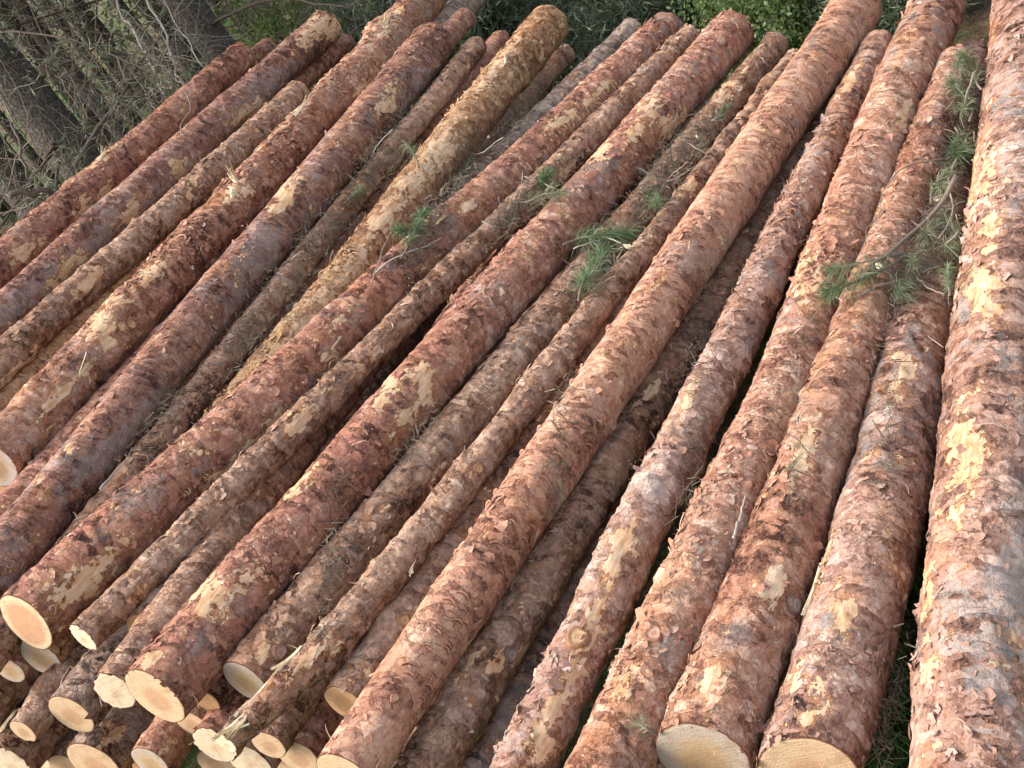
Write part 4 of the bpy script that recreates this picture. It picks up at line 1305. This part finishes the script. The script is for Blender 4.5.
stick([(393, 132), (376, 150), (372, 158)], .003, 'pale straight twig between the wine coloured log and the red one', 7, PALETWIG)
stick([(372, 285), (385, 250), (400, 215)], .0025, 'thin brown stalk beside the yellowish tan log', 8)
stick([(375, 275), (392, 262), (420, 250), (440, 240)], .003, 'grey stalk along the red log with the heart', 9, PALETWIG)
stick([(455, 150), (480, 158), (505, 140)], .0022, 'fine grey twig over the dark scaly log', 10, PALETWIG)
stick([(483, 225), (502, 232), (512, 222), (520, 195), (524, 175)], .0022, 'straw coloured stalk curled over the thin flaky brown log', 11, PALETWIG)
stick([(525, 180), (545, 186), (555, 192)], .0020, 'short straw stalk near the dusty tuft', 12, PALETWIG)
stick([(575, 252), (605, 240), (622, 246)], .0020, 'dry bent stalk above the fresh green tuft', 13, PALETWIG)
stick([(600, 235), (612, 252), (624, 250)], .0018, 'dry stalk crossing the bent one', 14, PALETWIG)
stick([(640, 170), (665, 185), (690, 172)], .004, 'brown twig lying across the gap beside the thick dark red log', 15)
stick([(650, 205), (668, 178), (690, 165)], .003, 'brown twig slanting in the gap beside the thin log', 16)
stick([(678, 140), (690, 148), (705, 156)], .003, 'short dark twig high in the gap', 17)
stick([(106, 497), (116, 486), (125, 466)], .0025, 'pale curl of fibre standing between two logs at the left', 18, PALETWIG, .03)
stick([(740, 545), (735, 520), (742, 500)], .003, 'pale bent stub beside the rusty log', 19, PALETWIG, .02)
stick([(215, 410), (245, 395), (275, 368)], .0014, 'hair thin dark twig over the tan log', 20)
stick([(905, 270), (925, 292), (950, 296)], .003, 'twig from the forked branch towards the thick pinkish log', 21)
stick([(915, 160), (945, 172), (965, 150)], .0022, 'thin dark twig across the top of the tangle', 22)

def chip(px, py, size, label, seed):
    rng = np.random.default_rng(seed)
    P, n = hit(px, py)
    u = unit(np.cross(n, rng.normal(0, 1, 3))); w = np.cross(n, u)
    k = 7; top, bot = [], []
    for b in range(k):
        a = b * 6.283 / k
        q = (u * math.cos(a) * 1.3 + w * math.sin(a) * .7) * size * rng.uniform(.7, 1.15)
        top.append(P + q + n * (.007 + .003 * rng.random())); bot.append(P + q * .9 + n * .002)
    V = top + bot
    T = [(0, b, b + 1) for b in range(1, k - 1)] + [(k, k + b + 1, k + b) for b in range(1, k - 1)]
    Q = [(b, k + b, k + (b + 1) % k, (b + 1) % k) for b in range(k)]
    tag(mesh_obj('wood_chip', V, Q, T, WOODM, None, False, {'tint': [.6] * 14}), label, 'wood chip', 'wood chips on the logs')
chip(628, 248, .010, 'white wood chip beside the fresh green tuft', 1)
chip(938, 200, .018, 'white wood chip in the tangle of twigs at the right', 2)
chip(440, 192, .014, 'pale wood chip on the litter left of the red log', 3)
chip(487, 137, .008, 'small white wood chip near the yellowish tan log', 4)
chip(697, 138, .006, 'tiny white chip in the gap beside the thick dark red log', 5)
chip(878, 268, .010, 'cream chip under the forked twig', 6)
chip(590, 240, .007, 'small cream chip on the dry stalks', 7)

# grass and bark litter on the ground in the gap beside the right hand log
rg = np.random.default_rng(4)
gs = Soup()
for q in range(1500):
    P, n = hit(rg.uniform(868, 922), rg.uniform(560, 800))
    x, y = P[0] + rg.uniform(-.12, .12), P[1] + rg.uniform(-.5, .3)
    b = np.array([x, y, GROUND]); d = unit([rg.normal(0, .5), rg.normal(0, .5), 1]); L_ = rg.uniform(.05, .16)
    sd = unit(np.cross(d, rg.normal(0, 1, 3))) * .0022
    m = b + d * L_ * .6; e = b + d * L_ + [rg.normal(0, .03), rg.normal(0, .03), -.02]
    gs.add([b - sd, b + sd, m + sd * .7, m - sd * .7, e], [(0, 1, 2, 3)], [(3, 2, 4)], np.clip(rg.normal(.4, .2), 0, 1))
tag(gs.build('grass', GRASSM, None, False), kind='stuff')
tris = sum(sum(len(p.vertices) - 2 for p in o.data.polygons) if len(o.data.polygons) < 500 else int(len(o.data.loops) - 2 * len(o.data.polygons)) for o in S.objects if o.type == 'MESH')
print('triangles', tris, 'things', len([o for o in S.objects if o.parent is None]))
